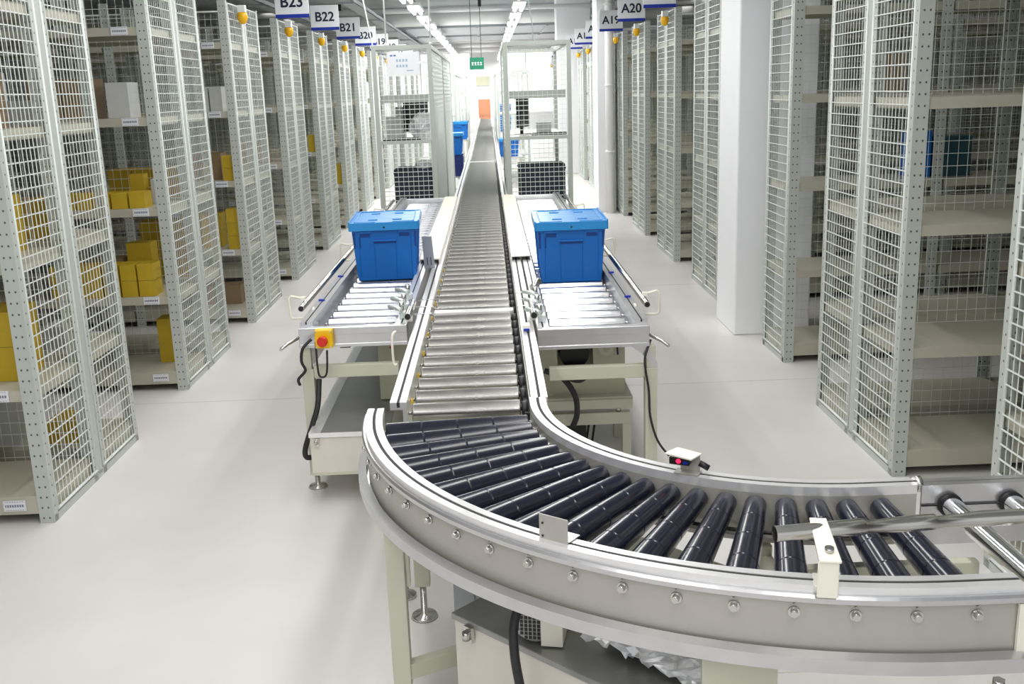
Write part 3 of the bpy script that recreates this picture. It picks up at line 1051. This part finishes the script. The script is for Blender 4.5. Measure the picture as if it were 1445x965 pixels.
# cream covers over the gap
tag(MB().box(-.47, -.345, 6.40, 10.35, .822, .828).box(-.47, -.465, 6.4, 10.35, .80, .822).box(-.35, -.345, 6.4, 10.35, .801, .822).build('cover_strip', CREAM), 'long cream cover strip between the left lane and the central conveyor', 'cover strip')
tag(MB().box(.112, .235, 6.40, 10.35, .822, .828).box(.112, .117, 6.4, 10.35, .801, .822).box(.230, .235, 6.4, 10.35, .801, .822).build('cover_strip', CREAM), 'long cream cover strip between the right lane and the central conveyor', 'cover strip')
# upright slotted plate
t = empty('stop_plate', (-.400, 6.22, .80), label='grey upright slotted plate beside the left blue tote', cat='plate')
MB().hexa([(-.03, 0, 0), (.035, 0, 0), (.035, .003, 0), (-.03, .003, 0), (-.035, -.02, .2), (.025, -.02, .2), (.025, -.017, .2), (-.035, -.017, .2)]).build('plate', DUCT, t)
for x in (-.01, .012): MB().hexa([(x, -.004, .02), (x + .005, -.004, .02), (x + .005, -.001, .02), (x, -.001, .02), (x - .003, -.0115, .07), (x + .002, -.0115, .07), (x + .002, -.008, .07), (x - .003, -.008, .07)]).build('slot', INSIDE, t)
# emergency stop box
es = MB().box(-.845, -.763, 4.60, 4.648, .712, .802).build('emergency_stop_box', YEL, laneL, bevel=.006)
es['label'] = 'yellow emergency stop box'
b = MB().tube([(-.806, 4.60, .752), (-.806, 4.59, .752), (-.806, 4.585, .752), (-.806, 4.568, .752), (-.806, 4.565, .752)], [.014, .014, .024, .024, .020], 20).build('stop_button', RED, es)
b['label'] = 'red stop button'
for x in (-.837, -.771):
    for z in (.72, .794): MB().tube([(x, 4.597, z), (x, 4.601, z)], .004, 8).build('screw', STEEL, es)
# cables
MB().tube(smooth([(-.86, 4.60, .76), (-.9, 4.58, .72), (-.91, 4.58, .66), (-.90, 4.6, .61), (-.935, 4.6, .57), (-.93, 4.6, .54)]), .007, 8).build('cable', CABLE, laneL)
MB().tube(smooth([(-.845, 4.62, .74), (-.84, 4.60, .60), (-.82, 4.60, .575), (-.80, 4.60, .60), (-.795, 4.62, .70)]), .005, 8).build('cable', CABLE, laneL)
MB().tube(smooth([(-.85, 4.66, .55), (-.855, 4.6, .44), (-.88, 4.58, .36), (-.925, 4.58, .24), (-.925, 4.58, .19), (-.89, 4.6, .185)]), .013, 10).build('corrugated_hose', CABLE, laneL)
MB().tube(smooth([(.70, 4.47, .73), (.67, 4.44, .66), (.67, 4.43, .60), (.685, 4.43, .5), (.69, 4.42, .38), (.72, 4.40, .27), (.77, 4.38, .20)]), .0055, 8).build('cable', CABLE, laneR)


# ------------------------------------------------------------------ totes
def make_tote(name, body_mat, lid_mat, closed=True, w_=.40, L=.60, h=.36):
    root = empty(name, (0, 0, 0))
    wb, lb = w_ / 2 - .03, L / 2 - .04
    wt, lt = w_ / 2 - .008, L / 2 - .012
    m = MB()
    # tapered open body with wall thickness
    def ring(a, b, z): return [(-a, -b, z), (a, -b, z), (a, b, z), (-a, b, z)]
    rings = [ring(wb, lb, 0), ring(wt, lt, h - .05), ring(wt + .006, lt + .006, h - .05), ring(wt + .006, lt + .006, h - .03), ring(wt - .004, lt - .004, h - .03), ring(wb - .004, lb - .004, .006)]
    b0 = len(m.v)
    for r in rings: m.v += r
    for i in range(len(rings) - 1):
        for k in range(4):
            m.face((b0 + i * 4 + k, b0 + i * 4 + (k + 1) % 4, b0 + (i + 1) * 4 + (k + 1) % 4, b0 + (i + 1) * 4 + k))
    m.face((b0 + 3, b0 + 2, b0 + 1, b0))
    e = b0 + 20
    m.face((e, e + 1, e + 2, e + 3))
    # vertical ribs on front and back, horizontal ledges
    def front(zl): return lb + (lt - lb) * zl / (h - .05)
    for sy in (-1, 1):
        for x0, x1, z0, z1, d in ((-.155, -.15, .02, .27, .004), (.15, .155, .02, .27, .004), (-.065, -.06, .01, .22, .004), (.06, .065, .01, .22, .004),
                                  (-.155, -.075, .285, .30, .010), (.075, .155, .285, .30, .010), (-.07, .07, .235, .245, .012)):
            ya, yb = sy * (front(z0) - .003), sy * (front(z0) + d)
            yc, yd = sy * (front(z1) - .003), sy * (front(z1) + d)
            m.hexa([(x0, ya, z0), (x1, ya, z0), (x1, yb, z0), (x0, yb, z0), (x0, yc, z1), (x1, yc, z1), (x1, yd, z1), (x0, yd, z1)])
    def sidex(zl): return wb + (wt - wb) * zl / (h - .05)
    for sx in (-1, 1):
        for y0_, y1_ in ((-.22, -.215), (-.12, -.115), (.115, .12), (.215, .22)):
            z0, z1, d = .02, .29, .006
            xa, xb, xc, xd = sx * (sidex(z0) - .003), sx * (sidex(z0) + d), sx * (sidex(z1) - .003), sx * (sidex(z1) + d)
            m.hexa([(xa, y0_, z0), (xb, y0_, z0), (xb, y1_, z0), (xa, y1_, z0), (xc, y0_, z1), (xd, y0_, z1), (xd, y1_, z1), (xc, y1_, z1)])
    m.build('body', body_mat, root, bevel=.0025)
    # recess patches under the rim, pocket shade painted on in darker blue
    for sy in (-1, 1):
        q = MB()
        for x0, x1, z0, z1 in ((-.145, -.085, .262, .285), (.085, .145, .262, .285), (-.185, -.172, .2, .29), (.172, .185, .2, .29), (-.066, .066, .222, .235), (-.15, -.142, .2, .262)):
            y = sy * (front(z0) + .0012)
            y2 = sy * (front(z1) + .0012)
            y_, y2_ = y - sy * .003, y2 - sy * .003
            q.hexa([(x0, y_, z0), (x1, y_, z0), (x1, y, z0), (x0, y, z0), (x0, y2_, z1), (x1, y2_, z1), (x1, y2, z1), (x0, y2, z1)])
        q.build('recess_shade', TOTED, root)
    # lid: two hinged flaps interlocking in a zigzag line
    zl = h - .028
    def flap(sx):
        f = MB()
        xo = sx * (w_ / 2)
        ys = [-L / 2, -.22, -.22, -.07, -.07, .07, .07, .22, .22, L / 2]
        offs = [.035, .035, -.035, -.035, .035, .035, -.035, -.035, .035, .035] if True else []
        xs = [o * -1 if True else o for o in offs]
        for i in range(0, len(ys), 2):
            x_in = xs[i] - sx * .0025
            a, b = sorted((x_in, xo))
            f.box(a, b, ys[i], ys[i + 1], zl, zl + .014)
            if ys[i] == -L / 2 or ys[i + 1] == L / 2:
                ye = ys[i] if ys[i] == -L / 2 else ys[i + 1]
                sg = -1 if ye < 0 else 1
                f.box(a, b, min(ye, ye + sg * .006), max(ye, ye + sg * .006), zl - .03, zl + .018)
        a, b = sorted((xo, xo + sx * .008))
        f.box(a, b, -L / 2, L / 2, zl - .03, zl + .024)
        a, b = sorted((xo - sx * .03, xo - sx * .024))
        f.box(a, b, -L / 2 + .02, L / 2 - .02, zl + .014, zl + .022)
        f.box(min(sx * .05, xo - sx * .03), max(sx * .05, xo - sx * .03), -L / 2 + .02, -L / 2 + .026, zl + .014, zl + .02)
        f.box(min(sx * .05, xo - sx * .03), max(sx * .05, xo - sx * .03), L / 2 - .026, L / 2 - .02, zl + .014, zl + .02)
        # finger ribs
        for yy in (-.17, -.15, .15, .17): f.box(min(sx * .045, sx * .1), max(sx * .045, sx * .1), yy, yy + .006, zl + .014, zl + .019)
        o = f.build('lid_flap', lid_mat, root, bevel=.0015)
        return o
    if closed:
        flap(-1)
        flap(1)
        for sy in (-1, 1):
            MB().tube([(0, sy * (L / 2 + .0065), zl - .012), (0, sy * (L / 2 + .008), zl - .012)], .006, 10).build('seal_hole', INSIDE, root)
    return root


tote = make_tote('storage_tote', TOTE, TOTELID)
tote.location = (-.650, 6.26, RT + .001)
tote.rotation_euler.z = math.radians(2.5)
tag(tote, 'blue lidded storage tote on the left side lane near the emergency stop', 'tote')
t2 = copy_tree(tote)
t2.location = (.445, 5.98, RT + .001)
t2.rotation_euler.z = math.radians(-.5)
tag(t2, 'blue lidded storage tote on the shiny rollers of the right side lane', 'tote')
# far totes beside the line (z given with a small stand each)


def far_tote(x, y, z, label, rz=0.0):
    c = copy_tree(tote)
    c.location = (x, y, z)
    c.rotation_euler.z = rz
    tag(c, label, 'tote')
    return c


def stand(x, y, z, label, w_=.46, d_=.66):
    r = empty('tote_stand', (x, y, 0), label=label, cat='stand')
    MB().box(-w_ / 2, w_ / 2, -d_ / 2, d_ / 2, z - .02, z).build('top', ALU, r, bevel=.003)
    for sx in (-1, 1):
        for sy in (-1, 1):
            MB().box(sx * (w_ / 2 - .03) - .015, sx * (w_ / 2 - .03) + .015, sy * (d_ / 2 - .03) - .015, sy * (d_ / 2 - .03) + .015, 0, z - .02).build('leg', BEIGE, r)
    for zz in (.3,): MB().box(-w_ / 2 + .02, w_ / 2 - .02, -d_ / 2 + .02, -d_ / 2 + .04, zz, zz + .03).build('cross_bar', BEIGE, r)
    return r


stand(-.64, 17.0, .52, 'low steel stand left of the line behind the left wire cage')
nv = make_tote('storage_crate', NAVY, NAVY, closed=False)
nv.location = (-.63, 17.0, .522)
tag(nv, 'dark navy open crate left of the line just behind the left wire cage', 'crate')
far_tote(-.63, 17.02, .86, 'blue tote stacked on the navy crate left of the line')
stand(.43, 21.0, .56, 'steel stand right of the line behind the right wire cage')
far_tote(.395, 21.0, .562, 'blue tote on a stand right of the line, just past the right wire cage')
stand(-.66, 21.2, .92, 'stand left of the line far down the conveyor')
far_tote(-.62, 21.2, .922, 'small far blue tote left of the line')
stand(.56, 27.5, .80, 'stand right of the line far down the conveyor', .7)
far_tote(.40, 27.5, .802, 'lower blue tote of the far stack right of the line')
far_tote(.41, 27.52, 1.158, 'upper blue tote of the far stack right of the line')

# ------------------------------------------------------------------ wire cages (packing stations)
FRM = mesh_panel_mesh(0, .55, 0, 2.33, .05, .05, 'x', .0045)


def mesh_x(w_, z0, z1): return mesh_panel_mesh(0, w_, z0, z1, .05, .05, 'x', .0045)
def mesh_y(d_, z0, z1, r=.0045): return mesh_panel_mesh(0, d_, z0, z1, .05, .05, 'y', r)


def cage(x0, x1, y0, y1, inner, label, top=2.34):
    """inner: x of the side facing the line"""
    root = empty('wire_cage', (x0, y0, 0), label=label, cat='wire cage')
    W_, D = x1 - x0, y1 - y0
    nb = max(1, round(D / 2.9))
    for k in range(nb + 1):
        y = D * k / nb
        for x in (0, W_):
            p = MB().box(x - .022, x + .022, y - .022, y + .022, 0, top).build('post', RACK, root, bevel=.003)
    m = MB()
    m.box(.02, W_ - .02, -.02, .02, top - .04, top)
    m.box(.02, W_ - .02, D - .02, D + .02, top - .04, top)
    for x in (0, W_): m.box(x - .02, x + .02, .02, D - .02, top - .04, top)
    m.build('top_frame', RACK, root)
    inst('front_mesh', mesh_x(W_ - .05, .05, top - .05), root, (.025, 0, 0))
    ym = mesh_y(D / nb - .05, .05, top - .05)
    for k in range(nb):
        inst('side_mesh', ym, root, (inner - x0, D * k / nb + .025, 0))
    MB().box(.022, W_ - .022, -.02, .02, 1.34, 1.375).build('cross_bar', RACK, root)
    tm = mesh_x(W_ - .05, 0, 1.05)
    o = inst('top_mesh', tm, root, (.025, .03, top - .01), (-math.pi / 2, 0, 0))
    o.rotation_euler = (math.radians(90) - math.pi, 0, 0)
    MB().box(.022, W_ - .022, .03, min(D, 2.2) - .03, 1.35, 1.37).build('worktop', WORN, root)
    MB().box(.022, W_ - .022, .25, .60, 1.76, 1.84).build('upper_shelf', RACK, root)
    MB().box(.022, W_ - .022, .03, min(D, 2.2) - .03, .48, .50).build('lower_shelf', RACK, root)
    return root


cgL = cage(-1.16, -.585, 10.92, 16.4, -.585, 'tall wire mesh cage with a white notice, left of the central conveyor')
cgR = cage(.195, .855, 10.92, 13.1, .195, 'tall wire mesh cage right of the central conveyor')
cage(-1.30, -.70, 22.5, 28.0, -.70, 'second wire cage frame down the line on the left', 2.25)
cage(.22, .86, 22.3, 26.0, .22, 'second wire cage frame down the line on the right', 2.25)
cage(-1.30, -.62, 29.5, 33, -.62, 'third wire cage frame down the line on the left', 2.3)
cage(.22, .86, 29.0, 33, .22, 'third wire cage frame down the line on the right', 2.3)


def monitor(x, y, z, rz, label):
    r = empty('monitor', (x, y, z), rz, label=label, cat='monitor')
    MB().box(-.23, .23, -.02, .02, .08, .40).build('screen_housing', BLACK, r, bevel=.006)
    MB().box(-.215, .215, -.024, -.0205, .095, .385).build('screen', GLASS, r)
    MB().box(-.02, .02, .0, .03, 0.01, .2).build('stand', BLACK, r)
    MB().box(-.1, .1, -.07, .08, 0, .012).build('base', BLACK, r, bevel=.004)
    return r


monitor(-.80, 11.55, 1.371, math.radians(62), 'black monitor turned sideways behind the plastic bag in the left cage')
monitor(.38, 11.5, 1.371, math.radians(75), 'black monitor seen edge on in the right cage')


def keyboard(x, y, z, rz, label):
    r = empty('keyboard', (x, y, z), rz, label=label, cat='keyboard')
    MB().box(-.2, .2, -.07, .07, 0, .018).build('case', BLACK, r, bevel=.004)
    k = MB()
    for i in range(12):
        for j in range(4): k.box(-.185 + i * .031, -.16 + i * .031, -.055 + j * .028, -.033 + j * .028, .0185, .024)
    kk = k.build('keys', INSIDE, r)
    return r


keyboard(-.93, 11.08, 1.371, .1, 'black keyboard on the worktop of the left cage')
keyboard(.66, 11.25, 1.371, .05, 'black keyboard on the worktop of the right cage')


def crate(x, y, z, w_, d_, h_, mt, label, name='crate'):
    r = empty(name, (x, y, z), label=label, cat='crate')
    m = MB().box(-w_ / 2, w_ / 2, -d_ / 2, -d_ / 2 + .01, 0, h_).box(-w_ / 2, w_ / 2, d_ / 2 - .01, d_ / 2, 0, h_).box(-w_ / 2, -w_ / 2 + .01, -d_ / 2 + .01, d_ / 2 - .01, 0, h_)
    m.box(w_ / 2 - .01, w_ / 2, -d_ / 2 + .01, d_ / 2 - .01, 0, h_).box(-w_ / 2 + .01, w_ / 2 - .01, -d_ / 2 + .01, d_ / 2 - .01, 0, .01)
    m.build('body', mt, r)
    f = MB()
    for z0 in (.04, h_ - .05): f.box(-w_ / 2 - .008, w_ / 2 + .008, -d_ / 2 - .008, -d_ / 2 - .0005, z0, z0 + .02).box(-w_ / 2 - .008, w_ / 2 + .008, d_ / 2 + .0005, d_ / 2 + .008, z0, z0 + .02)
    f.build('rim', mt, r)
    return r


DCR = mat('dark_crate_plastic', s2l(34, 44, 58), .5)
crate(-.83, 11.35, .501, .42, .5, .56, DCR, 'tall dark crate on the lower shelf of the left cage')
crate(.56, 11.35, .501, .50, .5, .56, DCR, 'tall dark crate on the lower shelf of the right cage')
# white cartons / printer in left cage
carton(-1.028, 11.6, 1.371, 'white', .20, .26, .24, 'white box on the left end of the worktop in the left cage', None)
carton(-.98, 11.62, 1.612, 'white', .1, .12, .1, 'small white box on top of the white box in the left cage', None)
carton(.62, 11.7, 1.371, 'white', .16, .2, .12, 'low white box on the worktop in the right cage', None)
# paper notice
t = empty('notice', (-.855, 10.893, 2.03), label='white paper notice with pale blue writing fixed to the left wire cage', cat='notice')
MB().box(-.165, .165, -.002, 0, 0, .24).build('paper', SIGNW, t)
PB = mat('pale_blue_ink', s2l(172, 200, 222), .6)
PB2 = mat('mid_blue_ink', s2l(90, 120, 190), .6)
k = MB()
for i in range(4): k.box(-.075 + i * .032, -.055 + i * .032, -.003, -.0022, .145, .17).box(-.075 + i * .032, -.055 + i * .032, -.003, -.0022, .09, .115)
k.box(.03, .10, -.003, -.0022, .05, .06)
k.build('writing', PB, t)
MB().box(-.135, -.11, -.003, -.0022, .20, .215).box(-.10, -.075, -.003, -.0022, .20, .215).build('heading', PB2, t)


def blob(name, loc, sc, seed, mt, label, cat, flat=.6, n=3):
    import bmesh
    bm = bmesh.new()
    bmesh.ops.create_icosphere(bm, subdivisions=4, radius=1)
    rg = random.Random(seed)
    from mathutils import noise
    off = Vector((rg.random() * 9, rg.random() * 9, rg.random() * 9))
    for v in bm.verts:
        p = v.co.copy()
        d = 1 + .35 * noise.noise(p * 1.6 + off) + .18 * abs(noise.noise(p * 4.5 + off)) - .12 * abs(noise.noise(p * 9 + off))
        v.co = Vector((p.x * d * sc[0], p.y * d * sc[1], max(p.z * d, -flat) * sc[2]))
    zmin = min(v.co.z for v in bm.verts)
    for v in bm.verts: v.co.z -= zmin
    me = bpy.data.meshes.new(name)
    bm.to_mesh(me)
    bm.free()
    me.materials.append(mt)
    me.polygons.foreach_set('use_smooth', [False] * len(me.polygons))
    o = bpy.data.objects.new(name, me)
    o.location = loc
    COL.objects.link(o)
    tag(o, label, cat)
    return o


blob('plastic_bag', (-.71, 11.28, 1.371), (.13, .14, .17), 4, BAG, 'crumpled clear plastic bag on the worktop of the left cage', 'bag')
blob('plastic_bag', (-.72, 11.25, 1.063), (.10, .12, .05), 9, BAG, 'flat crumpled plastic bag on top of the dark crate in the left cage', 'bag')
# rods up to the ceiling
for x, y, tilt, lab in ((-.57, 10.98, 0, 'right-hand white rod rising from the left cage to the ceiling'), (-1.03, 10.98, 0, 'left-hand white rod rising from the left cage to the ceiling')):
    t = empty('hanging_rod', (x, y, 2.341), label=lab, cat='rod')
    MB().tube([(0, 0, 0), (tilt, 0, CZ - 2.341)], .009, 8).build('rod', PIPE, t)
    MB().tube([(0, 0, 0), (0, 0, .02)], .02, 10).build('rod_collar', PIPE, t)
t = empty('hanging_cable', (-1.17, 10.97, 2.341), label='slanting white cable from the left cage corner up to the ceiling', cat='cable')
MB().tube(smooth([(0, 0, 0), (-.045, 0, .3), (-.12, 0, .8), (-.22, 0, CZ - 2.341)]), .008, 8).build('cable_run', PIPE, t)
t = empty('hanging_cable', (.50, 11.1, 2.341), label='thin grey cable dropping from the ceiling onto the right cage', cat='cable')
MB().tube(smooth([(0, 0, 0), (-.01, 0, .2), (-.05, 0, .5), (-.04, 0, 1.0), (-.03, 0, CZ - 2.341)]), .006, 8).build('cable_run', DUCT, t)

# ------------------------------------------------------------------ under the lanes
def trough(x, y, rz, L, w_, z0, z1, label, latch=True):
    r = empty('cable_trough', (x, y, 0), rz, label=label, cat='cable trough')
    m = MB()
    m.box(0, L, 0, .006, z0, z1).box(0, L, w_ - .006, w_, z0, z1).box(0, .006, .006, w_ - .006, z0, z1).box(L - .006, L, .006, w_ - .006, z0, z1).box(0, L, 0, w_, z0 - .004, z0)
    m.build('body', TROUGH, r)
    MB().box(-.006, L + .004, -.006, w_ + .006, z1, z1 + .006).box(-.006, L + .004, -.007, -.0062, z1 - .012, z1 + .004).build('lid', DARKSHEET, r)
    MB().box(.012, .05, .012, w_ - .012, 0, z0 - .004).box(L - .05, L - .012, .012, w_ - .012, 0, z0 - .004).build('support', BEIGE, r)
    return r


# left trough below the lane: long axis along y -> rotate 90 deg
tl = empty('cable_trough', (-.88, 4.47, 0), label='long grey cable trough with metal lid under the left lane', cat='cable trough')
MB().box(0, .36, 0, .006, .145, .34).box(0, .006, .006, 4.0, .145, .34).box(.354, .36, .006, 4.0, .145, .34).box(.006, .354, .006, 4.0, .145, .15).build('body', TROUGH, tl)
MB().box(-.004, .05, -.004, 4.0, .341, .347).box(-.004, .36, -.008, -.0045, .325, .347).build('lid_edge', ALUW, tl)
MB().box(.0505, .366, -.004, 4.0, .341, .346).build('lid', DARKSHEET, tl)
MB().box(-.003, .36, -.003, .0, .138, .152).build('base_edge', BEIGE, tl)
c = MB().box(.018, .04, -.014, -.0085, .285, .322).build('latch', STEEL, tl)
MB().tube([(.029, -.016, .295), (.029, -.016, .315)], .008, 10).build('latch_hook', STEEL, c)
for y in (1.2, 2.6, 3.9): MB().box(.04, .32, y, y + .04, 0, .144).build('support', BEIGE, tl)

# trough 2 under the curve, lying at 45 degrees
tr = trough(-.15, 2.64, math.radians(-45), .86, .27, .13, .40, 'grey cable trough with dark metal lid under the curved conveyor')
c = MB().box(.055, .085, -.018, -.0072, .345, .392).build('latch', STEEL, tr)
MB().tube([(.07, -.024, .355), (.07, -.024, .38)], .011, 12).build('latch_hook', STEEL, c)
# drive motor with a perforated fan cover
t = empty('drive_motor', (.082, 2.50, .471), math.radians(-12), label='beige drive motor with perforated fan guard under the curved conveyor', cat='motor')
MB().tube([(0, .001, 0), (0, .14, 0)], .056, 24).build('motor_body', BEIGE, t)
MB().box(.020, .078, -.066, -.058, -.060, .11).box(.070, .078, -.058, .09, -.060, .11).build('mounting_plate', CREAM, t)
fo = MB().tube([(0, -.05, 0), (0, -.046, 0), (0, 0, 0)], [.056, .062, .062], 28).build('fan_guard', DARKSHEET, t)
hm = MB()
for i in range(-5, 6):
    for j in range(-5, 6):
        xx, zz = i * .0115, j * .0115
        if xx * xx + zz * zz < .052 ** 2: hm.box(xx - .0042, xx + .0042, -.0515, -.0495, zz - .0042, zz + .0042)
hm.build('guard_holes', INSIDE, fo)
MB().box(-.03, .05, .02, .12, -.064, -.05).build('motor_foot', BEIGE, t)
t = empty('cable_hose', (.02, 2.30, 0), label='thick black hose hanging in front of the trough below the curve', cat='hose')
MB().tube(smooth([(.02, .08, .60), (.01, .06, .57), (-.005, .04, .52), (-.005, .02, .46), (.002, .01, .40), (.015, .0, .33), (.04, .0, .22), (.08, .02, .10), (.13, .05, .012)]), .0125, 14).build('hose_body', CABLE, t)


# crumpled foil / film on the trough
def film(loc, rz, L, w_, seed, label, mt):
    from mathutils import noise
    nx, ny = 34, 20
    m = MB()
    for i in range(nx + 1):
        for j in range(ny + 1):
            u, v = i / nx, j / ny
            p = Vector((u * 5 + seed, v * 4, seed))
            z = .022 + .045 * abs(noise.noise(p * 1.3)) + .012 * abs(noise.noise(p * 3.7)) + .02 * math.sin(v * 3.14)
            e = .02 * noise.noise(p * 2 + Vector((4, 4, 4)))
            m.v.append((u * L + e, v * w_ + e, z))
    for i in range(nx):
        for j in range(ny):
            a = i * (ny + 1) + j
            m.face((a, a + ny + 1, a + ny + 2, a + 1))
    o = m.build('plastic_film', mt, None, loc, rot=(0, 0, rz))
    md = o.modifiers.new('thick', 'SOLIDIFY')
    md.thickness = .0015
    tag(o, label, 'film')
    return o


FOIL = mat('shiny_film', (.88, .89, .90), .3, .35, bump=.2, bscale=30)
film((.20, 2.44, .393), math.radians(-45), .44, .17, 3.0, 'crumpled shiny plastic film lying on the trough lid under the curve', FOIL)

# transfer machine under the right lane
t = empty('transfer_drive', (.0, 4.92, 0), label='olive beige transfer drive unit with motor on a frame under the right lane', cat='machine')
pl = MB()
# plate with window: built from strips around a hole x .27-.46, z .50-.60
X0, X1, Z0, Z1 = .205, .64, .34, .675
hx0, hx1, hz0, hz1 = .30, .48, .50, .605
pl.box(X0, hx0, 0, .012, Z0, Z1).box(hx1, X1, 0, .012, Z0, Z1).box(hx0, hx1, 0, .012, hz1, Z1).box(hx0, hx1, 0, .012, Z0, hz0)
pl.build('face_plate', BEIGED, t)
MB().box(X0, X0 + .012, .013, .5, Z0, Z1).box(X1 - .012, X1, .013, .5, Z0, Z1).box(X0 + .012, X1 - .012, .49, .5, Z0, Z1).build('housing', BEIGED, t)
MB().tube([(.39, .05, .545), (.39, .42, .545)], .075, 20).build('motor', BLACK, t)
b = MB().tube([(.545, -.014, .585), (.545, -.001, .585)], .038, 24).build('bearing', BEIGE, t)
MB().tube([(.545, -.02, .585), (.545, -.0145, .585)], .018, 16).build('bearing_core', BEIGED, b)
for x in (.27, .42, .57):
    MB().tube([(x, -.008, .652), (x, -.001, .652)], .046, 20).build('belt_pulley', BEIGE, t)
MB().tube([(.22, -.014, .655), (.50, -.014, .655), (.565, -.014, .64), (.60, -.014, .60), (.603, -.014, .55)], .005, 8).build('belt_edge', CABLE, t)
MB().box(.19, .67, -.06, .35, .325, .345).box(.19, .67, -.07, -.055, .285, .335).build('base_tray', BEIGE, t, bevel=.003)
MB().box(.2, .66, -.06, -.02, .20, .262).build('frame_beam', BEIGE, t, bevel=.003)
for x in (.22, .64):
    for y in (-.04, .33):
        lg = MB().box(x - .022, x + .022, y - .02, y + .02, .0, .2).build('leg', BEIGE, t, bevel=.003)
for x in (.26, .60): MB().tube([(x, -.04, .262), (x, -.04, .285)], .014, 8).build('levelling_bolt', STEEL, t)
MB().tube(smooth([(.22, -.3, .56), (.30, -.32, .53), (.36, -.32, .44), (.37, -.3, .34), (.35, -.28, .27)]), .014, 12).build('hose', CABLE, t)
MB().tube(smooth([(.25, -.2, .545), (.34, -.24, .50), (.40, -.24, .49), (.44, -.2, .52)]), .012, 12).build('hose', CABLE, t)
MB().box(.30, .44, -.02, .12, .0, .195).build('dark_gearbox', BLACK, t, bevel=.01)
for x in (.47, .50): MB().tube([(x, .1, .2), (x - .03, .1, .0)], .006, 8).build('cable', CABLE, t)

# olive side box next to the main line at left
t = empty('drive_box', (-.60, 4.95, 0), label='olive beige drive box beside the central conveyor under the left lane', cat='machine')
MB().box(0, .17, 0, .5, .349, .665).build('body', BEIGED, t, bevel=.004)
MB().tube([(.07, -.004, .62), (.07, 0.0, .62)], .008, 10).build('plug', RED, t)
MB().box(.02, .15, .03, .47, .6655, .688).build('hanger', BEIGE, t)
t = empty('drive_roller', (-.79, 5.0, .655), label='dark belt drive pulley hanging under the left lane', cat='pulley')
MB().tube([(0, 0, 0), (.05, 0, 0)], .04, 20).build('pulley', BLACK, t)
MB().box(.012, .038, -.012, .012, -.0, .034).build('hanger', BEIGE, t)
MB().tube([(.05, 0, 0), (.19, 0, 0)], .012, 10).build('shaft', STEEL, t)
print('cartons', NC[0], 'objects', len(bpy.data.objects))
